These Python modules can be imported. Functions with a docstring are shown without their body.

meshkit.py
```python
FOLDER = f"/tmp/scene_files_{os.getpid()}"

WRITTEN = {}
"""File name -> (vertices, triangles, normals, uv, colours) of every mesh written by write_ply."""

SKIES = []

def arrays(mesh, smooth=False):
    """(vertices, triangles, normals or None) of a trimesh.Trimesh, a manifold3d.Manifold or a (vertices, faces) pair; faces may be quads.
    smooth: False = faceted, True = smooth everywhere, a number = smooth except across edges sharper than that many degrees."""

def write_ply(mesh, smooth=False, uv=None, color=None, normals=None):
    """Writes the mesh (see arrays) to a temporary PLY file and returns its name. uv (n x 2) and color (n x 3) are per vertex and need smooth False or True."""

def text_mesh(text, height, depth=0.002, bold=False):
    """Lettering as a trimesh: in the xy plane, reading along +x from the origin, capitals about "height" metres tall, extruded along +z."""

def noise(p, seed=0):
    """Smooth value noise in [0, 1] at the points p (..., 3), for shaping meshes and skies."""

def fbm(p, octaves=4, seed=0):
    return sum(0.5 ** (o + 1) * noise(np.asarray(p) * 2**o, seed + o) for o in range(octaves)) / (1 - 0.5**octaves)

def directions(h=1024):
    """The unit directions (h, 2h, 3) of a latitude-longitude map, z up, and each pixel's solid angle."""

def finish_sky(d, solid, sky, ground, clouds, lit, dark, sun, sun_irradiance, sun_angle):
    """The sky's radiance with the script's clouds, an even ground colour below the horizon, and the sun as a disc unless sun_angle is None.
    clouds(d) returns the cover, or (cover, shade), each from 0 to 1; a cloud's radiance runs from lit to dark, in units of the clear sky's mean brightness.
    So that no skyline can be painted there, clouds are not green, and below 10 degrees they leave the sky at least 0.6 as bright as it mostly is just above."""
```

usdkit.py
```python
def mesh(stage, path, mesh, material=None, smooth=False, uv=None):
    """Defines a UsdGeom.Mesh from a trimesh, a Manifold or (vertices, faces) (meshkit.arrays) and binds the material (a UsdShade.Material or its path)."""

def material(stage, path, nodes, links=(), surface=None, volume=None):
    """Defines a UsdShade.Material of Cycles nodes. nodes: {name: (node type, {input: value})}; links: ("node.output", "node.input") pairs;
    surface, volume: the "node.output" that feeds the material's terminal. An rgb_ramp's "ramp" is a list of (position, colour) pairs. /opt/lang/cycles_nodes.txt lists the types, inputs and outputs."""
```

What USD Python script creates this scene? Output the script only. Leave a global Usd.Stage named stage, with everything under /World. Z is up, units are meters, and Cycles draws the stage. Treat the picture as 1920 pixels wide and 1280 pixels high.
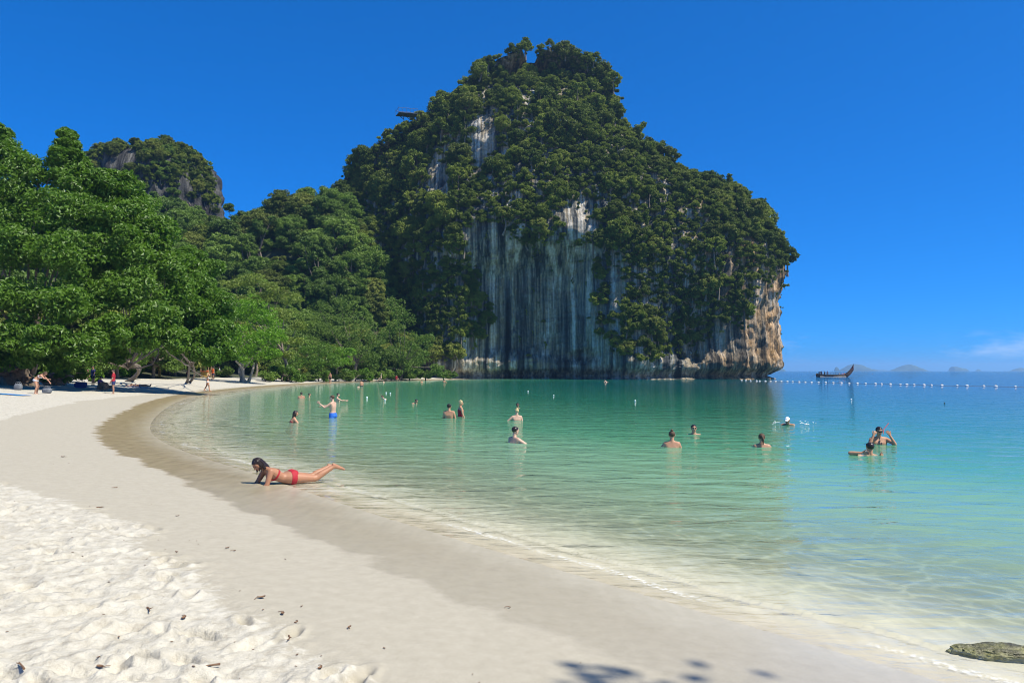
import math, random
import numpy as np, trimesh, manifold3d as m3
from scipy.spatial import cKDTree
import usdkit, meshkit
from pxr import Usd, UsdGeom, UsdLux, UsdShade, Gf, Sdf, Vt

stage = Usd.Stage.CreateInMemory()
UsdGeom.SetStageUpAxis(stage, 'Z')
UsdGeom.SetStageMetersPerUnit(stage, 1.0)
WORLD = UsdGeom.Xform.Define(stage, '/World')
UsdGeom.Scope.Define(stage, '/World/Looks')

# ------------------------------------------------------------------ camera, sky, sun, exposure
FPX, HORIZON, EYE = 1350.0, 695.0, 2.0            # focal length and horizon row on a 1920 x 1280 picture, eye height above the sea
PITCH = math.atan((HORIZON - 640) / FPX)
EXPOSURE = 0.68
HAZE = 0.00018
SUN_AZ, SUN_EL = math.radians(116), math.radians(56)   # azimuth clockwise from +y (the view direction)
SUN = np.array([math.sin(SUN_AZ) * math.cos(SUN_EL), math.cos(SUN_AZ) * math.cos(SUN_EL), math.sin(SUN_EL)])
SUN_INTENSITY, SKY_STRENGTH = 1.2, 0.072

cam = UsdGeom.Camera.Define(stage, '/World/camera')
cam.CreateHorizontalApertureAttr(36.0)
cam.CreateVerticalApertureAttr(24.0)
cam.CreateFocalLengthAttr(36.0 * FPX / 1920)
cam.CreateClippingRangeAttr(Gf.Vec2f(0.05, 60000))
cam.CreateExposureAttr(EXPOSURE)
cam.AddTranslateOp().Set(Gf.Vec3d(0, 0, EYE))
cam.AddRotateXOp().Set(90 + math.degrees(PITCH))

sky = UsdLux.DomeLight.Define(stage, '/World/sky')
sky.GetPrim().SetCustomDataByKey('kind', 'structure')
skymat = usdkit.material(stage, '/World/Looks/sky_material', {
    'sky': ('sky_texture', {'sky_type': 'single_scattering', 'sun_disc': False, 'sun_elevation': SUN_EL, 'sun_rotation': SUN_AZ,
                            'air_density': 0.6, 'aerosol_density': 0.35, 'ozone_density': 6.0, 'altitude': 0.0}),
    'gam': ('gamma', {'gamma': 0.7}), 'hsv': ('mix', {'mix_type': 'multiply', 'fac': 1.0, 'color2': (0.055, 1.14, 2.60)}),
    'tc': ('texture_coordinate', {}),
    'sep': ('separate_xyz', {}),
    'low': ('map_range', {'range_type': 'smoothstep', 'from_min': 0.005, 'from_max': 0.022, 'to_min': 0.0, 'to_max': 1.0, 'clamp': True}),
    'high': ('map_range', {'range_type': 'smoothstep', 'from_min': 0.025, 'from_max': 0.055, 'to_min': 1.0, 'to_max': 0.0, 'clamp': True}),
    'map': ('mapping', {'scale': (9.0, 9.0, 34.0)}),
    'no': ('noise_texture', {'scale': 1.0, 'detail': 6.0, 'roughness': 0.6}),
    'nr': ('map_range', {'from_min': 0.54, 'from_max': 0.74, 'to_min': 0.0, 'to_max': 0.55, 'clamp': True}),
    'm1': ('math', {'math_type': 'multiply'}), 'm2': ('math', {'math_type': 'multiply'}),
    'cl': ('mix', {'mix_type': 'mix', 'color2': (7.0, 8.0, 10.0)}),
    'bg': ('background_shader', {'strength': SKY_STRENGTH}),
}, [('sky.color', 'gam.color'), ('gam.color', 'hsv.color1'), ('tc.generated', 'sep.vector'), ('sep.z', 'low.value'), ('sep.z', 'high.value'), ('tc.generated', 'map.vector'),
    ('map.vector', 'no.vector'), ('no.fac', 'nr.value'), ('low.result', 'm1.value1'), ('high.result', 'm1.value2'), ('m1.value', 'm2.value1'),
    ('nr.result', 'm2.value2'), ('m2.value', 'cl.fac'), ('hsv.color', 'cl.color1'), ('cl.color', 'bg.color')], surface='bg.background')
UsdShade.MaterialBindingAPI.Apply(sky.GetPrim()).Bind(skymat)

sun = UsdLux.DistantLight.Define(stage, '/World/sun')
sun.CreateIntensityAttr(SUN_INTENSITY); sun.CreateAngleAttr(0.53); sun.CreateNormalizeAttr(True); sun.CreateColorAttr(Gf.Vec3f(1.0, 0.94, 0.83))
sun.AddTranslateOp().Set(Gf.Vec3d(*(SUN * 300)))
sun.AddRotateZOp().Set(-math.degrees(SUN_AZ)); sun.AddRotateXOp().Set(math.degrees(SUN_EL) - 90 + 0.0)

# ------------------------------------------------------------------ helpers
USED = {}
def numbered(parent, name):
    k = (parent, name); n = USED.get(k, -1) + 1; USED[k] = n
    return f'{parent}/{name}' + (f'_{n:03d}' if n else '')
def tag(p, label=None, cat=None, group=None, kind=None):
    p = p.GetPrim() if hasattr(p, 'GetPrim') else p
    for k, v in (('label', label), ('category', cat), ('group', group), ('kind', kind)):
        if v: p.SetCustomDataByKey(k, v)
    return p
def obj(name, mesh, mat, parent=None, smooth=False):
    path = numbered(parent.GetPath().pathString if parent is not None else '/World', name)
    return usdkit.mesh(stage, path, mesh, LOOK[mat], smooth=smooth).GetPrim()
def thing(name, label, cat, loc=(0, 0, 0), rotz=0.0, group=None, scale=None, cls=False):
    path = numbered('/World', name)
    x = UsdGeom.Xform.Define(stage, path)
    x.AddTranslateOp().Set(Gf.Vec3d(*map(float, loc)))
    if rotz: x.AddRotateZOp().Set(math.degrees(rotz))
    if scale is not None: x.AddScaleOp().Set(Gf.Vec3f(*map(float, np.broadcast_to(scale, 3))))
    return tag(x, label, cat, group)
def prototype(name):
    p = stage.CreateClassPrim('/World/' + name); p.SetTypeName('Xform')
    return p
def copy_of(proto, name, label, cat, loc, rotz=0.0, scale=1.0, group=None):
    p = thing(name, label, cat, loc, rotz, group, scale)
    p.GetReferences().AddInternalReference(proto.GetPath()); p.SetInstanceable(True)
    return p

CP, SP = math.cos(PITCH), math.sin(PITCH)
def ray(px, py):
    cx, cy = (px - 960) / FPX, (640 - py) / FPX
    return np.array([cx, CP - cy * SP, SP + cy * CP])
def at(px, py, Y):                                 # the point of that sight line at distance Y ahead
    d = ray(px, py); return np.array([0, 0, EYE]) + d * (Y / d[1])
def onz(px, py, z=0.0):
    d = ray(px, py); return np.array([0, 0, EYE]) + d * ((z - EYE) / d[2])
def sstep(a, b, x):
    t = np.clip((np.asarray(x, float) - a) / (b - a), 0, 1); return t * t * (3 - 2 * t)
def fb(x, y, z=0.0, sc=1.0, oc=4, seed=0):
    x, y, z = np.broadcast_arrays(np.asarray(x, float), np.asarray(y, float), np.asarray(z, float))
    return meshkit.fbm(np.stack([x, y, z], -1) * sc + 137.3, oc, seed) - 0.5
def prim_float(prim, name, vals):
    UsdGeom.PrimvarsAPI(prim).CreatePrimvar(name, Sdf.ValueTypeNames.FloatArray, 'vertex').Set(Vt.FloatArray.FromNumpy(np.asarray(vals, np.float32)))
def grid_faces(n, m):
    i, j = np.meshgrid(np.arange(n - 1), np.arange(m - 1), indexing='ij'); a = i * m + j
    return np.stack([a, a + 1, a + m + 1, a + m], -1).reshape(-1, 4)

# ------------------------------------------------------------------ materials
LOOK = {}
def mat(name, nodes, links, surface, volume=None):
    LOOK[name] = usdkit.material(stage, '/World/Looks/' + name, nodes, links, surface=surface, volume=volume); return LOOK[name]
def plain(name, col, rough=0.6, noise=0.12, scale=6.0, bump=0.0, spec=0.4, sss=0.0):
    c = np.array(col, float)
    nodes = {'tc': ('texture_coordinate', {}), 'n': ('noise_texture', {'scale': scale, 'detail': 4.0}),
             'r': ('rgb_ramp', {'ramp': [(0.25, tuple(c * (1 - noise))), (0.75, tuple(np.minimum(c * (1 + noise), 0.95)))]}),
             'p': ('principled_bsdf', {'roughness': rough, 'specular_ior_level': spec, 'subsurface_weight': sss, 'subsurface_scale': 0.01})}
    links = [('tc.object', 'n.vector'), ('n.fac', 'r.fac'), ('r.color', 'p.base_color')]
    if bump:
        nodes['b'] = ('bump', {'strength': 1.0, 'distance': bump}); links += [('n.fac', 'b.height'), ('b.normal', 'p.normal')]
    return mat(name, nodes, links, 'p.BSDF')

# sand: "shore" is the distance inland from the waterline in metres, "churn" how trampled the surface is
mat('sand', {
    'g': ('geometry', {}), 'shore': ('attribute', {'attribute': 'shore'}), 'churn': ('attribute', {'attribute': 'churn'}), 'wet_tone': ('attribute', {'attribute': 'wet_tone'}), 'wk': ('math', {'math_type': 'multiply'}),
    'n1': ('noise_texture', {'scale': 1.3, 'detail': 5.0, 'roughness': 0.6}), 'n2': ('noise_texture', {'scale': 9.0, 'detail': 5.0, 'roughness': 0.65}),
    'n3': ('noise_texture', {'scale': 160.0, 'detail': 2.0}), 'n4': ('noise_texture', {'scale': 38.0, 'detail': 4.0}),
    'st': ('mapping', {'rotation': (0, 0, -0.85), 'scale': (9.0, 1.6, 1.0)}), 'ns': ('noise_texture', {'scale': 1.0, 'detail': 4.0}),
    'a1': ('math', {'math_type': 'multiply_add', 'value2': 1.1, 'value3': -0.55}), 'a2': ('math', {'math_type': 'add'}),
    'wet': ('map_range', {'range_type': 'smoothstep', 'from_min': 1.42, 'from_max': 1.62, 'to_min': 1.0, 'to_max': 0.0, 'clamp': True}),
    'c1': ('math', {'math_type': 'multiply_add', 'value2': 0.9, 'value3': -0.45}), 'c2': ('math', {'math_type': 'add'}),
    'dry': ('map_range', {'range_type': 'smoothstep', 'from_min': 0.36, 'from_max': 0.62, 'to_min': 0.0, 'to_max': 1.0, 'clamp': True}),
    'damp_c': ('rgb_ramp', {'ramp': [(0.3, (0.325, 0.296, 0.226)), (0.7, (0.375, 0.342, 0.266))]}),
    'dry_c': ('rgb_ramp', {'ramp': [(0.30, (0.32, 0.29, 0.225)), (0.44, (0.40, 0.37, 0.295)), (0.57, (0.455, 0.425, 0.345)), (0.72, (0.50, 0.47, 0.385))]}),
    'wet_c': ('rgb_ramp', {'ramp': [(0.3, (0.20, 0.152, 0.08)), (0.7, (0.30, 0.238, 0.135))]}),
    'm1': ('mix', {}), 'm2': ('mix', {}), 'sea_c': ('rgb_ramp', {'ramp': [(0.3, (0.50, 0.475, 0.375)), (0.7, (0.60, 0.575, 0.475))]}), 'under': ('map_range', {'range_type': 'smoothstep', 'from_min': -1.6, 'from_max': 0.9, 'to_min': 1.0, 'to_max': 0.0, 'clamp': True}), 'm3': ('mix', {}), 'gr': ('map_range', {'from_min': 0.3, 'from_max': 0.7, 'to_min': 0.9, 'to_max': 1.08}), 'mg': ('mix', {'mix_type': 'multiply', 'fac': 1.0}),
    'rr': ('map_range', {'from_min': 0.0, 'from_max': 1.0, 'to_min': 0.9, 'to_max': 0.32}),
    'sp': ('map_range', {'from_min': 0.0, 'from_max': 1.0, 'to_min': 0.12, 'to_max': 0.20}),
    'bh': ('math', {'math_type': 'multiply_add', 'value2': 0.5}), 'bd': ('map_range', {'from_min': 0.0, 'from_max': 1.0, 'to_min': 0.05, 'to_max': 1.0}),
    'b': ('bump', {'strength': 0.6, 'distance': 0.02}), 'p': ('principled_bsdf', {}),
}, [('g.position', 'n1.vector'), ('g.position', 'n2.vector'), ('g.position', 'n3.vector'), ('g.position', 'n4.vector'), ('g.position', 'st.vector'), ('st.vector', 'ns.vector'),
    ('n1.fac', 'a1.value1'), ('a1.value', 'a2.value1'), ('shore.fac', 'a2.value2'), ('a2.value', 'wet.value'),
    ('n2.fac', 'c1.value1'), ('c1.value', 'c2.value1'), ('churn.fac', 'c2.value2'), ('c2.value', 'dry.value'),
    ('n2.fac', 'damp_c.fac'), ('n2.fac', 'dry_c.fac'), ('ns.fac', 'wet_c.fac'), ('dry.result', 'm1.fac'), ('damp_c.color', 'm1.color1'), ('dry_c.color', 'm1.color2'),
    ('wet.result', 'wk.value1'), ('wet_tone.fac', 'wk.value2'), ('wk.value', 'm2.fac'), ('m1.color', 'm2.color1'), ('wet_c.color', 'm2.color2'), ('n3.fac', 'gr.value'), ('ns.fac', 'sea_c.fac'), ('a2.value', 'under.value'), ('under.result', 'm3.fac'), ('m2.color', 'm3.color1'), ('sea_c.color', 'm3.color2'), ('m3.color', 'mg.color1'), ('gr.result', 'mg.color2'),
    ('mg.color', 'p.base_color'), ('wet.result', 'rr.value'), ('rr.result', 'p.roughness'), ('wet.result', 'sp.value'), ('sp.result', 'p.specular_ior_level'),
    ('n4.fac', 'bh.value1'), ('n2.fac', 'bh.value3'), ('churn.fac', 'bd.value'), ('bd.result', 'b.strength'), ('bh.value', 'b.height'), ('b.normal', 'p.normal')], 'p.BSDF')

# sea: clear over the shallows, turbid green to blue where it is deep ("depth" in metres), ripples in the normal
def M(t, a=None, b=None, c=None, clamp=False):
    d = {'math_type': t}
    for k, v in (('value1', a), ('value2', b), ('value3', c)):
        if v is not None: d[k] = v
    if clamp: d['use_clamp'] = True
    return ('math', d)
mat('sea', {
    'g': ('geometry', {}), 'depth': ('attribute', {'attribute': 'depth'}), 'foam': ('attribute', {'attribute': 'foam'}),
    'w1m': ('mapping', {'rotation': (0, 0, 0.5), 'scale': (0.55, 1.5, 1.0)}), 'w1': ('noise_texture', {'scale': 1.0, 'detail': 3.0, 'roughness': 0.5, 'distortion': 0.5}),
    'w2m': ('mapping', {'rotation': (0, 0, -0.25), 'scale': (2.2, 5.0, 1.0)}), 'w2': ('noise_texture', {'scale': 1.0, 'detail': 3.0, 'roughness': 0.55, 'distortion': 0.6}),
    'wa': M('multiply_add', b=0.30), 'bump': ('bump', {'strength': 1.0, 'distance': 0.075}),
    'fres': ('fresnel', {'IOR': 1.18}), 'glossy': ('glossy_bsdf', {'color': (0.85, 0.85, 0.85), 'roughness': 0.035, 'distribution': 'ggx'}),
    # sunlight lines that ripples would gather on the bed, painted into the transparent colour
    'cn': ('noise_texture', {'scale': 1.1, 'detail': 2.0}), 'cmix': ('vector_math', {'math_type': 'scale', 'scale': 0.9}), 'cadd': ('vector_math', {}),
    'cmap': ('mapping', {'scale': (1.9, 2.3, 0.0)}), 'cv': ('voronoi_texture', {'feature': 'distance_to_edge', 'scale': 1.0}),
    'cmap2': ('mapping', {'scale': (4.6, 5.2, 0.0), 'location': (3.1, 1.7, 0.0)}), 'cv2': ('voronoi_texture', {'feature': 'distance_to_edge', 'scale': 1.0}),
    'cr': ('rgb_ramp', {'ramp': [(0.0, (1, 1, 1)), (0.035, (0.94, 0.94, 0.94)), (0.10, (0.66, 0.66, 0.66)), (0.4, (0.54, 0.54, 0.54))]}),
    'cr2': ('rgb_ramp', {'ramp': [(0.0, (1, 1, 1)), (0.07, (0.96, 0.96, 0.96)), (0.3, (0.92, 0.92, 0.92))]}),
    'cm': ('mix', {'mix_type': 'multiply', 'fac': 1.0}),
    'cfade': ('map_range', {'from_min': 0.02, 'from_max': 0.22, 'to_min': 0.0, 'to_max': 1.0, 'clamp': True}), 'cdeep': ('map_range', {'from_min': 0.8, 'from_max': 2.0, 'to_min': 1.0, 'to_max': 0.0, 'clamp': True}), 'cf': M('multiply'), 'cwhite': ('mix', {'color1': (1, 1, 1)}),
    'd5': M('multiply', b=0.2), 'tint': ('rgb_ramp', {'ramp': [(0.0, (1, 1, 1)), (0.06, (0.90, 0.985, 0.93)), (0.2, (0.62, 0.95, 0.80)), (0.6, (0.25, 0.85, 0.66)), (1.0, (0.1, 0.7, 0.6))]}),
    'tm': ('mix', {'mix_type': 'multiply', 'fac': 1.0}), 'trans': ('transparent_bsdf', {}),
    'dk': M('multiply', b=-1.6), 'ex': M('exponent'), 'body': M('subtract', a=1.0),
    'bcol': ('rgb_ramp', {'ramp': [(0.0, (0.45, 0.53, 0.37)), (0.1, (0.28, 0.49, 0.31)), (0.22, (0.10, 0.32, 0.18)), (0.4, (0.022, 0.165, 0.095)), (0.6, (0.004, 0.095, 0.075)), (1.0, (0.001, 0.045, 0.085))]}),
    'diff': ('diffuse_bsdf', {}), 'mb': ('mix_closure', {}), 'mf': ('mix_closure', {}),
    'fd': ('diffuse_bsdf', {'color': (0.8, 0.82, 0.8)}), 'fn': ('noise_texture', {'scale': 22.0, 'detail': 4.0}), 'ft': ('map_range', {'from_min': 0.45, 'from_max': 0.62, 'to_min': 0.0, 'to_max': 1.0, 'clamp': True}),
    'fm': M('multiply'), 'mfoam': ('mix_closure', {}),
}, [('g.position', 'w1m.vector'), ('w1m.vector', 'w1.vector'), ('g.position', 'w2m.vector'), ('w2m.vector', 'w2.vector'), ('w2.fac', 'wa.value1'), ('w1.fac', 'wa.value3'),
    ('wa.value', 'bump.height'), ('bump.normal', 'fres.normal'), ('bump.normal', 'glossy.normal'),
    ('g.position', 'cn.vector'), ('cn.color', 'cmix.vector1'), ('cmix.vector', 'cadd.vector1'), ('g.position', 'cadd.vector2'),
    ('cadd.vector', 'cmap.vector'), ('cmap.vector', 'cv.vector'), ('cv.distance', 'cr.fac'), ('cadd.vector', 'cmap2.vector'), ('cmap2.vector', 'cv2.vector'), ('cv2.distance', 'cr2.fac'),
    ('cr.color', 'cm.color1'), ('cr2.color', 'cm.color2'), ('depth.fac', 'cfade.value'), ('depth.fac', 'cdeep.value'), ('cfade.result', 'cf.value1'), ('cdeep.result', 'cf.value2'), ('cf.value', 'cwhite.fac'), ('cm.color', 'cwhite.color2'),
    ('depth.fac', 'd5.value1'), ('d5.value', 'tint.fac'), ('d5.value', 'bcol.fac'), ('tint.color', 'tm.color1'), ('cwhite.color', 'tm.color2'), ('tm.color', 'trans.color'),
    ('depth.fac', 'dk.value1'), ('dk.value', 'ex.value1'), ('ex.value', 'body.value2'), ('bcol.color', 'diff.color'),
    ('body.value', 'mb.fac'), ('trans.BSDF', 'mb.closure1'), ('diff.BSDF', 'mb.closure2'), ('fres.fac', 'mf.fac'), ('mb.closure', 'mf.closure1'), ('glossy.BSDF', 'mf.closure2'),
    ('g.position', 'fn.vector'), ('fn.fac', 'ft.value'), ('ft.result', 'fm.value1'), ('foam.fac', 'fm.value2'), ('fm.value', 'mfoam.fac'), ('mf.closure', 'mfoam.closure1'), ('fd.BSDF', 'mfoam.closure2')], 'mfoam.closure')

# limestone: grey rock with white, ochre and black runs down the wall
mat('limestone', {
    'g': ('geometry', {}), 'm1': ('mapping', {'scale': (0.50, 0.10, 0.020)}), 'n1': ('noise_texture', {'scale': 1.0, 'detail': 6.0, 'roughness': 0.62, 'distortion': 0.2}),
    'm2': ('mapping', {'scale': (2.0, 0.5, 0.05)}), 'n2': ('noise_texture', {'scale': 1.0, 'detail': 5.0, 'roughness': 0.6}),
    'n3': ('noise_texture', {'scale': 0.11, 'detail': 4.0}), 'n4': ('noise_texture', {'scale': 1.7, 'detail': 8.0, 'roughness': 0.7}),
    'r1': ('rgb_ramp', {'ramp': [(0.36, (0.03, 0.036, 0.042)), (0.44, (0.10, 0.11, 0.11)), (0.49, (0.27, 0.27, 0.24)), (0.53, (0.34, 0.29, 0.19)), (0.57, (0.50, 0.48, 0.42)), (0.66, (0.58, 0.56, 0.50))]}),
    'r2': ('rgb_ramp', {'ramp': [(0.36, (0.22, 0.23, 0.24)), (0.5, (0.72, 0.70, 0.66)), (0.6, (1.0, 1.0, 1.0))]}),
    'mm': ('mix', {'mix_type': 'multiply', 'fac': 0.85}),
    'warm': ('attribute', {'attribute': 'warm'}), 'wm': ('mix', {'mix_type': 'multiply', 'color2': (1.05, 0.74, 0.47)}), 'wf': M('multiply', clamp=True), 'wr': ('map_range', {'from_min': 0.38, 'from_max': 0.58, 'to_min': 0.2, 'to_max': 1.0, 'clamp': True}),
    'br': ('map_range', {'from_min': 0.3, 'from_max': 0.7, 'to_min': 0.6, 'to_max': 1.25}), 'bm': ('mix', {'mix_type': 'multiply', 'fac': 1.0}),
    'ba': M('multiply_add', b=0.6), 'b': ('bump', {'strength': 0.9, 'distance': 0.7}), 'p': ('principled_bsdf', {'roughness': 0.88, 'specular_ior_level': 0.2}),
}, [('g.position', 'm1.vector'), ('m1.vector', 'n1.vector'), ('g.position', 'm2.vector'), ('m2.vector', 'n2.vector'), ('g.position', 'n3.vector'), ('g.position', 'n4.vector'),
    ('n1.fac', 'r1.fac'), ('n2.fac', 'r2.fac'), ('r1.color', 'mm.color1'), ('r2.color', 'mm.color2'), ('n3.fac', 'wr.value'), ('wr.result', 'wf.value1'), ('warm.fac', 'wf.value2'), ('wf.value', 'wm.fac'),
    ('mm.color', 'wm.color1'), ('n4.fac', 'br.value'), ('wm.color', 'bm.color1'), ('br.result', 'bm.color2'), ('bm.color', 'p.base_color'),
    ('n4.fac', 'ba.value1'), ('n2.fac', 'ba.value3'), ('ba.value', 'b.height'), ('b.normal', 'p.normal')], 'p.BSDF')

mat('dark_limestone', {
    'g': ('geometry', {}), 'm1': ('mapping', {'scale': (0.50, 0.10, 0.020)}), 'n1': ('noise_texture', {'scale': 1.0, 'detail': 6.0, 'roughness': 0.62, 'distortion': 0.2}),
    'm2': ('mapping', {'scale': (2.0, 0.5, 0.05)}), 'n2': ('noise_texture', {'scale': 1.0, 'detail': 5.0, 'roughness': 0.6}),
    'n3': ('noise_texture', {'scale': 0.11, 'detail': 4.0}), 'n4': ('noise_texture', {'scale': 1.7, 'detail': 8.0, 'roughness': 0.7}),
    'r1': ('rgb_ramp', {'ramp': [(0.33, (0.02, 0.02, 0.024)), (0.47, (0.06, 0.062, 0.065)), (0.58, (0.13, 0.13, 0.12)), (0.70, (0.30, 0.29, 0.26))]}),
    'r2': ('rgb_ramp', {'ramp': [(0.36, (0.22, 0.23, 0.24)), (0.5, (0.72, 0.70, 0.66)), (0.6, (1.0, 1.0, 1.0))]}),
    'mm': ('mix', {'mix_type': 'multiply', 'fac': 0.85}),
    'warm': ('attribute', {'attribute': 'warm'}), 'wm': ('mix', {'mix_type': 'multiply', 'color2': (1.05, 0.74, 0.47)}), 'wf': M('multiply', clamp=True), 'wr': ('map_range', {'from_min': 0.38, 'from_max': 0.58, 'to_min': 0.2, 'to_max': 1.0, 'clamp': True}),
    'br': ('map_range', {'from_min': 0.3, 'from_max': 0.7, 'to_min': 0.6, 'to_max': 1.25}), 'bm': ('mix', {'mix_type': 'multiply', 'fac': 1.0}),
    'ba': M('multiply_add', b=0.6), 'b': ('bump', {'strength': 0.9, 'distance': 0.7}), 'p': ('principled_bsdf', {'roughness': 0.88, 'specular_ior_level': 0.2}),
}, [('g.position', 'm1.vector'), ('m1.vector', 'n1.vector'), ('g.position', 'm2.vector'), ('m2.vector', 'n2.vector'), ('g.position', 'n3.vector'), ('g.position', 'n4.vector'),
    ('n1.fac', 'r1.fac'), ('n2.fac', 'r2.fac'), ('r1.color', 'mm.color1'), ('r2.color', 'mm.color2'), ('n3.fac', 'wr.value'), ('wr.result', 'wf.value1'), ('warm.fac', 'wf.value2'), ('wf.value', 'wm.fac'),
    ('mm.color', 'wm.color1'), ('n4.fac', 'br.value'), ('wm.color', 'bm.color1'), ('br.result', 'bm.color2'), ('bm.color', 'p.base_color'),
    ('n4.fac', 'ba.value1'), ('n2.fac', 'ba.value3'), ('ba.value', 'b.height'), ('b.normal', 'p.normal')], 'p.BSDF')

def leaf(name, dark, mid, light, rough=0.5, spec=0.4, trans=0.3, own=0.62):
    mid_, l_ = np.array(mid), np.array(light)
    mat(name, {
        'g': ('geometry', {}), 'o': ('object_info', {}), 'a': M('multiply_add', b=own, c=0.0 if own > 0.3 else 0.08), 'a2': M('multiply_add', b=1 - own if own > 0.3 else 0.8),
        'r': ('rgb_ramp', {'ramp': [(0.12, dark), (0.5, mid), (0.88, light)]}),
        'p': ('principled_bsdf', {'roughness': rough, 'specular_ior_level': spec}),
        't': ('translucent_bsdf', {}), 'tc': ('mix', {'mix_type': 'multiply', 'fac': 1.0, 'color2': (1.5, 1.7, 0.55)}), 'mx': ('mix_closure', {'fac': trans}),
    }, [('o.random', 'a.value1'), ('g.random_per_island', 'a2.value1'), ('a.value', 'a2.value3'), ('a2.value', 'r.fac'), ('r.color', 'p.base_color'),
        ('r.color', 'tc.color1'), ('tc.color', 't.color'), ('p.BSDF', 'mx.closure1'), ('t.BSDF', 'mx.closure2')], 'mx.closure')
leaf('cliff_leaves', (0.075, 0.108, 0.014), (0.165, 0.205, 0.027), (0.29, 0.315, 0.06), rough=0.6, spec=0.25, trans=0.2)
leaf('forest_leaves', (0.075, 0.128, 0.016), (0.135, 0.210, 0.028), (0.21, 0.285, 0.052), rough=0.55, spec=0.3, trans=0.22)
leaf('beach_leaves', (0.085, 0.165, 0.012), (0.14, 0.235, 0.018), (0.21, 0.31, 0.034), rough=0.48, spec=0.4, trans=0.3, own=0.1)
leaf('bright_leaves', (0.12, 0.24, 0.010), (0.17, 0.31, 0.014), (0.22, 0.37, 0.024), rough=0.45, spec=0.4, trans=0.35, own=0.1)
leaf('yellow_leaves', (0.16, 0.21, 0.03), (0.28, 0.32, 0.055), (0.44, 0.44, 0.13), rough=0.5, spec=0.4, trans=0.3, own=0.1)
leaf('lime_leaves', (0.13, 0.24, 0.02), (0.17, 0.30, 0.025), (0.24, 0.36, 0.05), rough=0.5, spec=0.4, trans=0.4, own=0.1)
plain('bark', (0.17, 0.135, 0.10), 0.85, 0.35, 5.0, 0.03)
plain('pale_bark', (0.30, 0.26, 0.20), 0.85, 0.3, 5.0, 0.03)
plain('forest_floor', (0.045, 0.05, 0.022), 0.95, 0.5, 0.8)
plain('far_forest', (0.05, 0.075, 0.035), 0.9, 0.4, 0.02)
# ------------------------------------------------------------------ the lie of the land
SHORE = np.array([(90, -70), (40, -30), (18, -10.5), (8, -0.6), (4.6, 2.9), (2.9, 4.55), (1.55, 6.1), (-0.37, 8.3), (-2.56, 10.9), (-4.9, 14.0), (-7.9, 17.6), (-10.7, 21.6), (-13.4, 26.6),
                  (-17.5, 36.0), (-22.6, 49.0), (-26.5, 62.8), (-29.6, 84.0), (-30.6, 104.0), (-29.0, 128.0), (-25.0, 143.0), (-19, 154), (-12, 172), (2, 205), (2, 420)], float)
def _smooth(p, n=2):
    for _ in range(n):
        q = np.empty((2 * len(p) - 2, 2)); q[0::2] = 0.75 * p[:-1] + 0.25 * p[1:]; q[1::2] = 0.25 * p[:-1] + 0.75 * p[1:]
        p = np.vstack([p[:1], q, p[-1:]])
    return p
_poly = _smooth(SHORE, 3)
_seg = np.linalg.norm(np.diff(_poly, axis=0), axis=1); _cum = np.r_[0, np.cumsum(_seg)]
_tt = np.linspace(0, _cum[-1], 9000)
_line = np.stack([np.interp(_tt, _cum, _poly[:, k]) for k in (0, 1)], 1)
_tan = np.gradient(_line, axis=0); _tan /= np.linalg.norm(_tan, axis=1, keepdims=True)
_tree = cKDTree(_line)
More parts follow.
